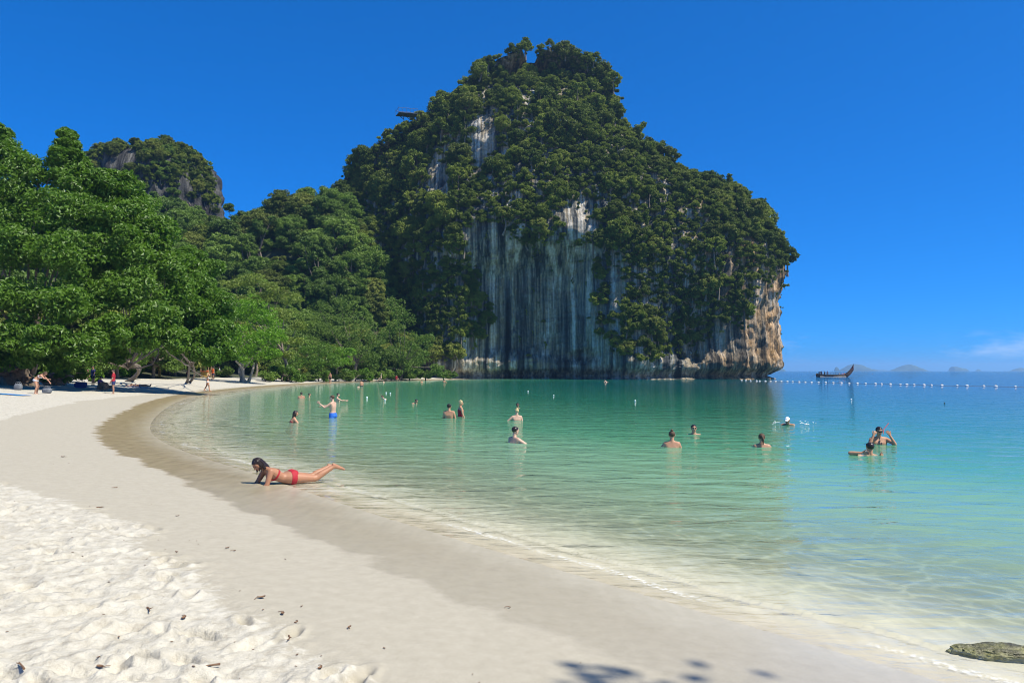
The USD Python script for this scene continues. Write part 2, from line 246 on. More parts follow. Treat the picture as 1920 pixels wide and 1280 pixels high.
def shore(x, y):                                   # metres inland from the waterline (negative out at sea)
    x, y = np.broadcast_arrays(np.asarray(x, float), np.asarray(y, float))
    d, i = _tree.query(np.stack([x.ravel(), y.ravel()], 1))
    dx, dy = x.ravel() - _line[i, 0], y.ravel() - _line[i, 1]
    return (np.where(_tan[i, 0] * dy - _tan[i, 1] * dx > 0, d, -d)).reshape(x.shape)
def hill_height(x, y):
    t = (y - 143 + 0.22 * (-x - 30)) / 44
    h = 27 * sstep(0, 1, t) * sstep(-20, -34, x)
    h = h + 13 * sstep(-36, -44, x) * sstep(-70, -52, x) * sstep(158, 182, y)
    return h + 9 * sstep(45, 95, -x) * sstep(30, 60, y)
def land(x, y, s=None):
    s = shore(x, y) if s is None else s
    up = 0.075 * np.minimum(s, 9) + 0.045 * np.clip(s - 9, 0, 12)
    u = -s
    dn = 0.055 * np.minimum(u, 1.2) + 0.105 * np.clip(u - 1.2, 0, 13) + 0.055 * np.clip(u - 14.2, 0, 30) + 0.045 * np.clip(u - 44, 0, 120)
    return np.where(s > 0, up, -dn)
def ground_at(px, py):                             # where the sight line meets the sand
    z = 0.3
    for _ in range(14):
        p = onz(px, py, z); z = 0.5 * z + 0.5 * float(land(p[0], p[1]))
    p = onz(px, py, z); p[2] = z
    return p

CHURN = np.array([(-1, 900), (0, 925), (140, 950), (280, 995), (360, 1065), (480, 1165), (560, 1235), (640, 1290), (700, 1360)], float)
_cw = np.array([ground_at(*p)[:2] for p in CHURN]); _ctree_l = np.stack([np.interp(np.linspace(0, len(_cw) - 1, 400), np.arange(len(_cw)), _cw[:, k]) for k in (0, 1)], 1)
def churn_at(x, y, s):
    # trampled dry sand lies this far inland: nearer the water close to the camera, further up along the beach
    edge = np.interp(y, [0, 3.6, 4.5, 6.5, 8.1, 9.3, 11, 14, 24, 40, 60, 150], [3.2, 3.25, 3.15, 3.0, 2.9, 3.3, 4.0, 5.2, 4.6, 4.4, 2.4, 1.6])
    c = sstep(-0.45, 0.55, s - edge + 1.0 * fb(x, y, 0, 0.9, 4, 5))
    return c

# sand and sea bed: one sheet, finer where one stands closer to it
def spaced(stops):
    out = []
    for a, b, n, geo in stops:
        out.append(np.geomspace(a, b, n, endpoint=False) if geo else np.linspace(a, b, n, endpoint=False))
    return np.concatenate(out + [[stops[-1][1]]])
rad = spaced([(0.6, 3.2, 30, True), (3.2, 14.0, 300, True), (14.0, 60, 170, True), (60, 400, 90, True), (400, 9000, 24, True)])
ang = np.radians(spaced([(-179, -60, 26, False), (-60, -40, 40, False), (-40, 40, 520, False), (40, 60, 30, False), (60, 179, 26, False)]))
R, A = np.meshgrid(rad, ang, indexing='ij')
X, Y = R * np.sin(A), R * np.cos(A)
S = shore(X, Y); Z = land(X, Y, S); C = churn_at(X, Y, S) * (S > 0)
near = 1 - sstep(22, 60, R)
lump = (0.06 * fb(X, Y, 0, 1.9, 3, 11) + 0.075 * np.maximum(fb(X, Y, 0, 4.8, 3, 13), -0.11) + 0.055 * fb(X, Y, 0, 10.0, 3, 19) + 0.02 * fb(X, Y, 0, 26.0, 2, 23)) * near
Z = Z + C * lump * 1.15 + (1 - C) * 0.016 * fb(X, Y, 0, 1.1, 3, 17) * (S > 0.2)
# footprints: shallow ovals with a raised rim, thick in the churned sand and a few single tracks on the firm sand
rng = np.random.default_rng(4)
fp = []
for _ in range(520):
    r_, a_ = 3.3 + 13 * rng.random() ** 1.3, rng.uniform(-0.75, 0.15)
    fp.append((r_ * math.sin(a_), r_ * math.cos(a_), rng.uniform(0, 6.28), rng.uniform(0.8, 1.15), 0.035))
for (px, py), (qx, qy), n in [((620, 1075), (250, 960), 9), ((500, 1110), (180, 930), 10), ((760, 1200), (330, 985), 11), ((430, 1010), (60, 850), 14)]:
    a_, b_ = ground_at(px, py), ground_at(qx, qy); t_ = math.atan2(b_[1] - a_[1], b_[0] - a_[0])
    for k in range(n):
        p_ = a_ + (b_ - a_) * k / (n - 1) + np.array([-math.sin(t_), math.cos(t_), 0]) * (0.1 if k % 2 else -0.1)
        fp.append((p_[0], p_[1], t_ + rng.normal(0, 0.1), 1.0, 0.024))
pts = np.stack([X.ravel(), Y.ravel()], 1); kt = cKDTree(pts); Zr = Z.ravel(); Cr = C.ravel(); Sr = S.ravel()
for x, y, t, sc, dp in fp:
    idx = kt.query_ball_point((x, y), 0.36)
    if not idx: continue
    idx = np.array(idx); d = pts[idx] - (x, y)
    if dp > 0.02 and (np.mean(Cr[idx]) < 0.35): continue
    if np.min(Sr[idx]) < 0.5: continue
    u = (d[:, 0] * math.cos(t) + d[:, 1] * math.sin(t)) / (0.15 * sc); v = (-d[:, 0] * math.sin(t) + d[:, 1] * math.cos(t)) / (0.062 * sc)
    q = np.sqrt(u * u + v * v)
    Zr[idx] += dp * (-np.exp(-(q / 0.85) ** 4) + 0.45 * np.exp(-((q - 1.35) / 0.35) ** 2))
far = sstep(300, 600, R)
Z = Z * (1 - far) + far * np.minimum(Z, -9) 
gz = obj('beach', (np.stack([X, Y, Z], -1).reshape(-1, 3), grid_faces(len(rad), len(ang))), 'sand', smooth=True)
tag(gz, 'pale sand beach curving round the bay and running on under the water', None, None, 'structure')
prim_float(gz, 'wet_tone', np.interp(Y, [4, 7, 10, 14, 20], [0.05, 0.16, 0.42, 0.92, 1.0]).ravel()); prim_float(gz, 'shore', S.ravel()); prim_float(gz, 'churn', C.ravel())  # share of the wet sand colour, weaker near the camera, full further ahead

# the sea: ripples as geometry close by, the small wash at the edge of the sand
rad = spaced([(3.0, 20.0, 330, True), (20.0, 80, 110, True), (80, 600, 60, True), (600, 9500, 30, True)])
ang = np.radians(spaced([(-52, -38, 20, False), (-38, 38, 420, False), (38, 100, 50, False)]))
R, A = np.meshgrid(rad, ang, indexing='ij')
X, Y = R * np.sin(A), R * np.cos(A); S = shore(X, Y)
def ripples(x, y, s):
    w = np.zeros_like(x)
    for k, (dr, wl, am) in enumerate([(0.62, 1.15, 0.011), (0.95, 0.8, 0.007), (0.3, 1.7, 0.013), (1.35, 0.55, 0.0045), (2.3, 0.62, 0.004)]):
        ph = 5.0 * fb(x, y, 0, 0.22, 2, 31 + k)
        w += am * np.sin((x * math.cos(dr) + y * math.sin(dr)) * 2 * math.pi / wl + ph * 2) * (0.6 + 1.6 * fb(x, y, 0, 0.5, 2, 51 + k))
    return w
edge_wob = 0.75 * fb(X, Y, 0, 0.5, 4, 71)
E = S + edge_wob                                     # the wash runs up the sand unevenly
w = 0.45 * ripples(X, Y, S) * (1 - sstep(18, 40, R)) * sstep(0.0, 2.2, -S)
wash = 0.022 * np.exp(-((E + 0.55) / 0.16) ** 2) * (Y < 45)
Zs = w + wash + 0.012 * np.exp(-((E + 1.5) / 0.3) ** 2)
zl = land(X, Y, S)
# thin film of water over the foot of the beach
Zs = np.where(E > -0.75, np.minimum(Zs, np.maximum(zl + 0.006, -0.02) + 0.02 * np.exp(-((E + 0.55) / 0.16) ** 2)), Zs)
Zs = np.where(E > 0.25, zl - 0.03 - 0.15 * np.clip(E - 0.25, 0, 5), Zs)
foam = (np.exp(-((E + 0.42) / 0.040) ** 2) * 0.62 * sstep(-0.06, 0.16, fb(X, Y, 0, 0.75, 3, 73)) + 0.35 * np.exp(-((E + 0.05) / 0.03) ** 2) * sstep(0.0, 0.2, fb(X, Y, 0, 1.1, 3, 74))) * (R < 60)
dep = np.maximum(Zs - zl, 0.0)
F = grid_faces(len(rad), len(ang))
keep = (S.ravel()[F].min(1) < 1.6)
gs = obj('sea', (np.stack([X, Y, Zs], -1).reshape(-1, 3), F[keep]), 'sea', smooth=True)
tag(gs, 'clear green shallow bay turning blue out to the horizon', None, None, 'structure')
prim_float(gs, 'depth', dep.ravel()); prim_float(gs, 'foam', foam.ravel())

# the hill behind the beach
gx, gy = np.meshgrid(np.linspace(-230, -14, 110), np.linspace(40, 320, 120), indexing='ij')
sh = shore(gx, gy)
hz = np.where(sh > 14, land(gx, gy, sh) + hill_height(gx, gy) * sstep(8, 22, sh), land(gx, gy, sh) - 0.4) + 2.2 * fb(gx, gy, 0, 0.09, 4, 3) * sstep(10, 25, sh)
hz = np.where(sh < 12, land(gx, gy, sh) - 0.5, hz)
HILL = (gx, gy, hz)
def hill_at(x, y):
    return float(np.maximum(land(x, y) , 0) + hill_height(np.float64(x), np.float64(y)) * sstep(8, 22, shore(x, y)))
tag(obj('hills', (np.stack([gx, gy, hz], -1).reshape(-1, 3), grid_faces(110, 120)[:, ::-1]), 'forest_floor', smooth=True), 'steep hill under the forest behind the beach', None, None, 'structure')

# ------------------------------------------------------------------ limestone cliffs
def loft(zs, left, right, yc, dep_f, dep_b, nf=340, nb=60, pw=0.62, front=None, seed=0, flute=1.0):
    """Rings of a rock tower: at each height from left(z) to right(z), its front bulging towards -y by dep_f; front(x, z) pushes the face in or out."""
    th_f = np.linspace(math.pi, 2 * math.pi, nf, endpoint=False); th_b = np.linspace(0, math.pi, nb, endpoint=False)
    th = np.concatenate([th_f, th_b])
    L = np.array([left(z) for z in zs])[:, None]; Rr = np.array([right(z) for z in zs])[:, None]
    xc, w = (L + Rr) / 2, (Rr - L) / 2
    c, s = np.cos(th)[None], np.sin(th)[None]
    X = xc + w * np.sign(c) * np.abs(c) ** pw
    yd = np.where(s < 0, dep_f, dep_b) * np.minimum(1, (w / 18)) ** 0.6
    Y = yc + np.sign(s) * np.abs(s) ** 0.8 * yd
    Z = np.repeat(np.asarray(zs)[:, None], len(th), 1)
    n = np.stack([c * yd, s * w + 0 * c, 0 * c * w], -1); n /= np.linalg.norm(n, axis=-1, keepdims=True)
    if front is not None: Y = Y + front(X, Z) * (s < 0) * np.abs(s) ** 0.5
    f = lambda sx, sz, oc, sd: fb(X * sx, Y * sx, Z * sz, 1.0, oc, sd + seed)
    big = 5.0 * f(0.06, 0.05, 3, 1)
    ribs = -np.abs(f(0.33, 0.035, 3, 2)) * 4.6 * flute - np.abs(f(0.9, 0.11, 3, 3)) * 1.7 * flute
    ribs = ribs - np.abs(f(2.1, 0.16, 2, 9)) * 0.9 * flute
    ribs = ribs + 0.55 * f(2.7, 1.1, 3, 15)
    crag = 2.6 * f(0.28, 0.22, 4, 5) + 1.0 * f(0.9, 0.7, 3, 6)
    d = big + ribs + crag + 1.2
    notch = -3.2 * np.exp(-((Z - 1.1) / 1.0) ** 2) - 1.2 * (Z < 1.0) + 1.0 * np.exp(-((Z - 4.5) / 1.6) ** 2) * np.abs(np.minimum(s, 0))
    d = d + notch * (s < 0.3) + 0.9 * f(1.6, 1.2, 3, 12) * sstep(14, 4, Z)
    P = np.stack([X, Y, Z], -1) + n * d[..., None] * np.minimum(1, w / 6)[..., None]
    nz, nt = P.shape[:2]
    i, j = np.meshgrid(np.arange(nz - 1), np.arange(nt), indexing='ij')
    F = np.stack([i * nt + j, i * nt + (j + 1) % nt, (i + 1) * nt + (j + 1) % nt, (i + 1) * nt + j], -1).reshape(-1, 4)
    V = P.reshape(-1, 3); top = len(V); V = np.vstack([V, P[-1].mean(0) + (0, 0, 0.8)])
    T = np.vstack([F[:, [0, 1, 2]], F[:, [0, 2, 3]], np.stack([(nz - 1) * nt + np.arange(nt), (nz - 1) * nt + (np.arange(nt) + 1) % nt, np.full(nt, top)], -1)])
    return V, T, P
def outline(pix, Y):                                # a traced skyline at distance Y as a function of height
    p = np.array([at(a, b, Y)[[0, 2]] for a, b in pix]); o = np.argsort(p[:, 1], kind='stable')
    return lambda z: float(np.interp(z, p[o, 1], p[o, 0]))
YC = 190.0
cl = outline([(640, 760), (636, 600), (636, 400), (652, 318), (694, 284), (735, 262), (768, 243), (838, 190), (895, 146), (945, 108), (985, 90)], YC)
cr = outline([(1446, 760), (1446, 640), (1440, 610), (1444, 560), (1452, 520), (1446, 480), (1416, 425), (1374, 386), (1320, 368), (1255, 325), (1190, 286), (1156, 244), (1146, 176), (1124, 134), (1082, 108), (1040, 96), (1000, 90)], YC)
def img_x(X, Yy): return 960 + X / Yy * FPX
def cliff_front(X, Z):
    px, py = 960 + X / 172 * FPX, HORIZON - (Z - 2) / 172 * FPX
    recess = 11.5 * np.exp(-((px - 985) / 132) ** 4) * sstep(430, 520, py) * (1 - 0.2 * sstep(640, 720, py))      # the striped wall under the overhang
    r2 = 4.5 * np.exp(-((px - 870) / 60) ** 2) * np.exp(-((py - 290) / 90) ** 2)
    r3 = 5.0 * np.exp(-((px - 1290) / 60) ** 2) * np.exp(-((py - 640) / 55) ** 2)
    buttress = -4.0 * np.exp(-((px - 1175) / 40) ** 2) * sstep(540, 660, py)
    flank = 16 * sstep(900, 690, px) ** 1.2
    lean = 0.20 * np.maximum(Z - 30, 0) + 0.006 * np.maximum(Z - 30, 0) ** 2
    caves = 3.5 * (np.exp(-(((px - 1275) / 12) ** 2 + ((py - 668) / 7) ** 2) ** 2) + np.exp(-(((px - 1303) / 10) ** 2 + ((py - 672) / 8) ** 2) ** 2) + np.exp(-(((px - 1090) / 26) ** 2 + ((py - 668) / 13) ** 2) ** 2))
    return recess + r2 + r3 + buttress + flank + lean + caves
top_z = at(993, 92, YC)[2]
zs = np.concatenate([np.linspace(-7, 8, 46, endpoint=False), np.linspace(8, top_z - 6, 190, endpoint=False), top_z - 6 * np.linspace(1, 0, 26) ** 1.6])
V, T, CL = loft(zs, cl, cr, YC, 24.0, 30.0, nf=330, nb=50, front=cliff_front, seed=0)
cliff = thing('limestone_cliff', 'towering grey limestone headland hung with forest at the end of the bay', 'cliff')
rock = obj('rock_face', (V, T), 'limestone', cliff, smooth=40)
warmv = lambda v: sstep(30, 62, v[:, 0]) * 0.9 + 0.15
vv = np.array(UsdGeom.Mesh(rock).GetPointsAttr().Get()); prim_float(rock, 'warm', warmv(vv))

KN = 195.0
kl = outline([(150, 700), (165, 420), (200, 320), (235, 300), (262, 290), (285, 284)], KN)
kr = outline([(420, 700), (408, 420), (402, 360), (392, 320), (360, 296), (320, 287), (290, 284)], KN)
tz = at(290, 285, KN)[2]
zk = np.concatenate([np.linspace(0, tz - 4, 70, endpoint=False), tz - 4 * np.linspace(1, 0, 14) ** 1.5])
V, T, KP = loft(zk, kl, kr, KN, 16.0, 16.0, nf=150, nb=40, seed=40, flute=0.9)
knoll = thing('rocky_knoll', 'craggy dark limestone knoll rising behind the beach trees', 'rock outcrop')
kr_ = obj('rock_face', (V, T), 'dark_limestone', knoll, smooth=40)
prim_float(kr_, 'warm', 0.1 + 0 * np.array(UsdGeom.Mesh(kr_).GetPointsAttr().Get())[:, 0])
# ------------------------------------------------------------------ foliage
def unit(v): return v / np.maximum(np.linalg.norm(v, axis=-1, keepdims=True), 1e-9)
def leaves_mesh(pos, nrm, L, rng, aspect=0.5, fold=0.14, droop=0.0):
    n = len(pos); L = np.broadcast_to(L, n) * rng.uniform(0.7, 1.25, n)
    t = unit(np.cross(nrm, rng.normal(size=(n, 3)))); t[:, 2] -= droop; t = unit(t)
    b = unit(np.cross(nrm, t)); up = np.cross(t, b)
    l = L[:, None]; w = l * aspect * 0.5
    v = np.stack([pos - t * l * 0.5, pos + b * w + up * l * fold * 0.6, pos + t * l * 0.5 - up * l * 0.12, pos - b * w + up * l * fold * 0.6], 1).reshape(-1, 3)
    k = np.arange(n)[:, None] * 4
    f = np.concatenate([k + [0, 1, 2], k + [0, 2, 3]], 0)
    return v, f
def clump_points(center, r, n, rng, flat=0.75, up=0.35, fill=0.25):
    d = rng.normal(size=(n, 3)); d[:, 2] += up; d = unit(d)
    rad = r * (1 - fill * rng.random((n, 1)) ** 1.6) * (1 + 0.10 * rng.normal(size=(n, 1)))
    return center + d * rad * [1, 1, flat], d
def crown_mesh(lobes, rng, per=900, sub=12, sub_r=0.42, L=0.3, flat=0.75, up_n=0.35, jit=0.5, aspect=0.5, droop=0.0):
    """lobes: (centre, radius). Each lobe is a shell of smaller leaf sprays, each spray a dome of leaves."""
    P, Nn = [], []
    for c, r in lobes:
        cs, cd = clump_points(np.asarray(c, float), r * 0.78, sub, rng, flat, 0.25, 0.35)
        for q in cs:
            m = max(8, int(per / sub * rng.uniform(0.6, 1.4)))
            p, d = clump_points(q, r * sub_r * rng.uniform(0.75, 1.25), m, rng, flat * 0.85, 0.35, 0.45)
            P.append(p); Nn.append(d)
        m = int(per * 0.18); p, d = clump_points(np.asarray(c, float), r * 0.7, m, rng, flat, 0, 0.9); P.append(p); Nn.append(d)
    P = np.vstack(P); Nn = np.vstack(Nn)
    Nn = unit(Nn * 0.75 + np.array([0, 0, up_n]) + jit * rng.normal(size=Nn.shape))
    return leaves_mesh(P, Nn, L, rng, aspect, droop=droop)
def tube(points, radii, sides=7):
    p = np.asarray(points, float); t = unit(np.gradient(p, axis=0))
    a = unit(np.cross(t, np.where(np.abs(t[:, 2:]) < 0.9, [0, 0, 1.0], [1.0, 0, 0]))); b = np.cross(t, a)
    an = np.arange(sides) * 2 * np.pi / sides; rr = np.broadcast_to(radii, len(p))
    v = p[:, None] + rr[:, None, None] * (np.cos(an)[None, :, None] * a[:, None] + np.sin(an)[None, :, None] * b[:, None])
    i, j = np.meshgrid(np.arange(len(p) - 1), np.arange(sides), indexing='ij')
    q = np.stack([i * sides + j, i * sides + (j + 1) % sides, (i + 1) * sides + (j + 1) % sides, (i + 1) * sides + j], -1).reshape(-1, 4)
    n = len(p); V = np.vstack([v.reshape(-1, 3), p[:1], p[-1:]])
    caps = [[(k + 1) % sides, k, n * sides] for k in range(sides)] + [[(n - 1) * sides + k, (n - 1) * sides + (k + 1) % sides, n * sides + 1] for k in range(sides)]
    return V, np.vstack([q[:, [0, 1, 2]], q[:, [0, 2, 3]], caps])
def join(parts):
    V, F, o = [], [], 0
    for v, f in parts:
        f = np.asarray(f)
        if f.shape[1] == 4: f = np.vstack([f[:, [0, 1, 2]], f[:, [0, 2, 3]]])
        V.append(v); F.append(f + o); o += len(v)
    return np.vstack(V), np.vstack(F)
def bend(a, b, rng, k=0.15, n=6, sag=0.0):
    a, b = np.asarray(a, float), np.asarray(b, float); t = np.linspace(0, 1, n)[:, None]
    off = rng.normal(size=3) * np.linalg.norm(b - a) * k; off[2] *= 0.5
    return a + (b - a) * t + np.sin(np.pi * t) * off + np.array([0, 0, -sag]) * np.sin(np.pi * t)
def wood(base, fork, lobes, rng, r0, stems=1, every=1):
    parts = []
    for s in range(stems):
        b = np.asarray(base) + (rng.normal(size=3) * [0.35, 0.35, 0] * (s > 0)); f = np.asarray(fork) + rng.normal(size=3) * [1, 1, 0.5] * 0.8 * (s > 0)
        p = bend(b, f, rng, 0.10, 8); rr = np.linspace(r0, r0 * 0.62, 8); rr[0] *= 1.55; rr[1] *= 1.15
        parts.append(tube(p, rr, 9))
    for k, (c, r) in enumerate(lobes[::every]):
        st = np.asarray(fork) - (np.asarray(fork) - base) * rng.uniform(0, 0.35)
        p = bend(st, np.asarray(c) + [0, 0, r * 0.3], rng, 0.09, 6); parts.append(tube(p, np.linspace(r0 * 0.45, r0 * 0.10, 6), 6))
    return join(parts)
def random_lobes(rng, kind, R):
    if kind == 'round':
        n = 9; d = unit(rng.normal(size=(n, 3)) + [0, 0, 0.5]); return [((d[k] * R * 0.62 * [1, 1, 0.85]) + [0, 0, R * 1.15], R * rng.uniform(0.36, 0.52)) for k in range(n)]
    if kind == 'umbrella':
        out = []
        for z, rr, n in ((1.55, 0.3, 3), (1.3, 0.72, 7), (0.95, 0.95, 8), (0.6, 0.9, 6), (0.25, 0.7, 4)):
            for k in range(n):
                a = 6.283 * k / n + rng.uniform(-0.4, 0.4); q = rr * R * rng.uniform(0.6, 1.05)
                out.append((np.array([math.cos(a) * q, math.sin(a) * q, R * (z + rng.uniform(-0.12, 0.12))]), R * rng.uniform(0.32, 0.46)))
        return out
    if kind == 'shrub':
        n = 7; return [(np.array([rng.normal() * 0.5, rng.normal() * 0.5, rng.uniform(0.25, 0.85)]) * R, R * rng.uniform(0.36, 0.5)) for k in range(n)]
    if kind == 'drape':
        return [(np.array([rng.normal() * 0.35, rng.normal() * 0.25, 0.9 - 0.42 * k]) * R, R * rng.uniform(0.3, 0.46) * (1 - 0.05 * k)) for k in range(7)]
    if kind == 'tall':
        return [(np.array([rng.normal() * 0.32, rng.normal() * 0.32, 0.6 + 0.3 * k]) * R, R * rng.uniform(0.34, 0.48)) for k in range(8)]
def tree_proto(name, seed, kind, R, leafmat, per, L, trunk=True, flat=0.75, bark='bark', **kw):
    rng = np.random.default_rng(seed); lobes = random_lobes(rng, kind, R); p = prototype(name)
    if trunk:
        top = min(c[2] for c, r in lobes) + R * 0.3
        obj('trunk', wood((0, 0, -R * 0.55), (rng.normal() * 0.1 * R, rng.normal() * 0.1 * R, top), lobes, rng, R * 0.075), bark, p, smooth=True)
    obj('crown', crown_mesh(lobes, rng, per=per, L=L, flat=flat, **kw), leafmat, p)
    return p
leaf('olive_leaves', (0.10, 0.125, 0.020), (0.18, 0.205, 0.036), (0.28, 0.295, 0.065), rough=0.6, spec=0.25, trans=0.2)
PROTO = {}
for k, (kind, R, m, per, fl) in enumerate([('round', 2.6, 'cliff_leaves', 330, 0.75), ('umbrella', 2.7, 'cliff_leaves', 200, 0.75), ('round', 2.4, 'olive_leaves', 330, 0.7), ('umbrella', 2.6, 'olive_leaves', 200, 0.7),
                                           ('tall', 2.4, 'cliff_leaves', 330, 0.8), ('shrub', 1.6, 'cliff_leaves', 260, 0.75), ('shrub', 1.5, 'olive_leaves', 260, 0.75), ('drape', 1.9, 'cliff_leaves', 300, 1.0), ('drape', 1.7, 'olive_leaves', 300, 1.0)]):
    PROTO['cliff', k] = (tree_proto(f'cliff_tree_kind_{"abcdefghi"[k]}', 100 + k, kind, R, m, per, 0.46, trunk=True, flat=fl, jit=0.5), kind, m, R)
for k, (kind, R, m, per, fl) in enumerate([('umbrella', 5.0, 'forest_leaves', 560, 0.7), ('round', 4.4, 'forest_leaves', 950, 0.7), ('umbrella', 4.6, 'olive_leaves', 560, 0.7), ('tall', 4.2, 'forest_leaves', 900, 0.75), ('round', 4.0, 'cliff_leaves', 900, 0.65)]):
    PROTO['hill', k] = (tree_proto(f'forest_tree_kind_{"abcde"[k]}', 140 + k, kind, R, m, per, 0.50, flat=fl, jit=0.45), kind, m, R)
for k, (R, m) in enumerate([(1.5, 'beach_leaves'), (1.6, 'bright_leaves'), (1.5, 'forest_leaves')]):
    PROTO['bush', k] = (tree_proto(f'bush_kind_{"abc"[k]}', 170 + k, 'shrub', R, m, 420, 0.26, trunk=True), 'shrub', m, R)
TINT = {'cliff_leaves': 'dark green', 'olive_leaves': 'olive green', 'forest_leaves': 'mid green', 'beach_leaves': 'glossy green', 'bright_leaves': 'bright green'}
FORM = {'round': 'rounded', 'umbrella': 'flat-topped', 'tall': 'narrow', 'shrub': 'bushy', 'drape': 'trailing'}

def pix(p):
    p = np.asarray(p, float) - [0, 0, EYE]; f = p[..., 1] * CP + p[..., 2] * SP; u = -p[..., 1] * SP + p[..., 2] * CP
    return 960 + FPX * p[..., 0] / f, 640 - FPX * u / f
def inside(poly, x, y):
    poly = np.asarray(poly, float); n = len(poly); r = np.zeros(np.shape(x), bool)
    for i in range(n):
        (x1, y1), (x2, y2) = poly[i], poly[(i + 1) % n]
        if y1 == y2: continue
        c = ((y1 > y) != (y2 > y)) & (x < (x2 - x1) * (y - y1) / (y2 - y1) + x1); r ^= c
    return r
BARE = [[(868, 455), (880, 420), (945, 425), (1000, 470), (1060, 462), (1115, 470), (1125, 560), (1118, 620), (1160, 665), (1240, 690), (1248, 720), (835, 720), (862, 640), (902, 640), (918, 580), (890, 520)],
        [(788, 325), (818, 290), (848, 330), (842, 378), (795, 370)], [(872, 235), (925, 205), (938, 270), (915, 335), (888, 330), (876, 280)],
        [(1236, 720), (1236, 662), (1300, 655), (1345, 618), (1395, 600), (1420, 545), (1452, 505), (1560, 490), (1560, 720)], [(1052, 380), (1110, 372), (1118, 450), (1068, 462)], [(1135, 500), (1165, 500), (1175, 600), (1140, 600)]]
# the front of the headland, as points with outward directions
dP = CL[:, :331]; gu = np.gradient(dP, axis=1); gv = np.gradient(dP, axis=0); nn = unit(np.cross(gu, gv))
CN = nn.reshape(-1, 3); CPt = dP.reshape(-1, 3)
cx_, cy_ = pix(CPt); bare = np.zeros(len(CPt), bool)
for b in BARE: bare |= inside(b, cx_ + 9 * fb(cx_, cy_, 0, 0.03, 3, 7) * 2, cy_ + 14 * fb(cx_, cy_, 3, 0.03, 3, 8))
bare |= (cy_ > 688 + 8 * fb(cx_, 0, 0, 0.05, 2, 3)) | (CPt[:, 2] < 3.5)
gap = fb(CPt[:, 0], CPt[:, 1], CPt[:, 2] * 0.5, 0.13, 3, 77)
frontal = (CPt[:, 1] < YC + 4)
rng = np.random.default_rng(21)
order = rng.permutation(len(CPt)); cell = {}; spots = []
def spread(idx, dist, cells):
    out = []
    for i in idx:
        p = CPt[i]; d = dist(i); key = tuple((p // 3.0).astype(int)); ok = True
        for dx in (-1, 0, 1):
            for dy in (-1, 0, 1):
                for dz in (-1, 0, 1):
                    for q, e in cells.get((key[0] + dx, key[1] + dy, key[2] + dz), ()):
                        if np.sum((p - q) ** 2) < (0.5 * (d + e)) ** 2: ok = False; break
                    if not ok: break
                if not ok: break
            if not ok: break
        if ok:
            cells.setdefault(key, []).append((p, d)); out.append(i)
    return out
cells = {}
cand = [i for i in order if frontal[i] and not bare[i] and gap[i] > -0.17][:26000]
trees_i = spread(cand, lambda i: 2.25, cells)
summit_n = 0
def cliff_zone(px, py):
    if py < 140: return 'on the cliff summit'
    if py < 330: return 'on the cliff\'s left shoulder' if px < 860 else ('high on the cliff\'s middle' if px < 1110 else 'high on the cliff\'s right slope')
    if px < 700: return 'where the cliff meets the forest'
    if px < 870: return 'on the shaded cliff flank'
    if px < 1120: return 'above the bare striped wall'
    if px > 1380: return 'at the cliff\'s right edge'
    return 'on the cliff\'s right face' if py < 540 else 'low on the cliff\'s right face'
picked = []
for i in trees_i:
    p, n = CPt[i], CN[i]
    if 738 < cx_[i] < 792 and cy_[i] < 232: continue
    k = int(rng.choice([0, 1, 2, 3, 4, 5, 6, 7, 8], p=[.25, .2, .15, .12, .1, .06, .05, .04, .03])); 
    if n[2] < 0.05 and rng.random() < 0.3: k = int(rng.choice([5, 6, 7, 8]))
    s = rng.choice([0.45, 0.6, 0.75, 0.9, 1.15], p=[.2, .27, .27, .17, .09]) * rng.uniform(0.92, 1.08) * (1.0 if cx_[i] > 870 else 1.1)
    picked.append((PROTO['cliff', k][3] * s, i, k, s))
picked.sort(key=lambda t: -t[0])
big, rest = picked[:285], picked[285:]
for R_, i, k, s in big:
    pr, kind, m_, _ = PROTO['cliff', k]; p, n = CPt[i], CN[i]
    out = unit(n * [1, 1, 0]) * (0.35 if kind not in ('drape',) else 0.8) * R_
    loc = p + out * (n[2] < 0.6) + [0, 0, -0.25 * R_ if kind not in ('shrub', 'drape') else 0]
    size = 'large' if R_ > 2.75 else 'medium' if R_ > 2.1 else 'small'
    zone = cliff_zone(cx_[i], cy_[i])
    word = 'tree' if kind in ('round', 'umbrella', 'tall') else 'shrub'
    copy_of(pr, 'cliff_' + word, f'{size} {TINT[m_]} {FORM[kind]} {word} {zone}', word, loc, rng.uniform(0, 6.28), s, f'{word}s {zone}')
def instancer(name, label, protos, items, kind='stuff'):
    pi = UsdGeom.PointInstancer.Define(stage, '/World/' + name)
    holder = stage.CreateClassPrim('/World/' + name + '_sources') if False else None
    targets = []
    for q in protos: targets.append(q.GetPath())
    pi.CreatePrototypesRel().SetTargets(targets)
    pi.CreateProtoIndicesAttr(Vt.IntArray([it[0] for it in items])); pi.CreatePositionsAttr(Vt.Vec3fArray.FromNumpy(np.array([it[1] for it in items], np.float32)))
    pi.CreateScalesAttr(Vt.Vec3fArray.FromNumpy(np.array([[it[2]] * 3 if np.ndim(it[2]) == 0 else it[2] for it in items], np.float32)))
    qs = [Gf.Quath(math.cos(it[3] / 2), 0, 0, math.sin(it[3] / 2)) for it in items]
    pi.CreateOrientationsAttr(Vt.QuathArray(qs)); tag(pi, label, None, None, kind); return pi
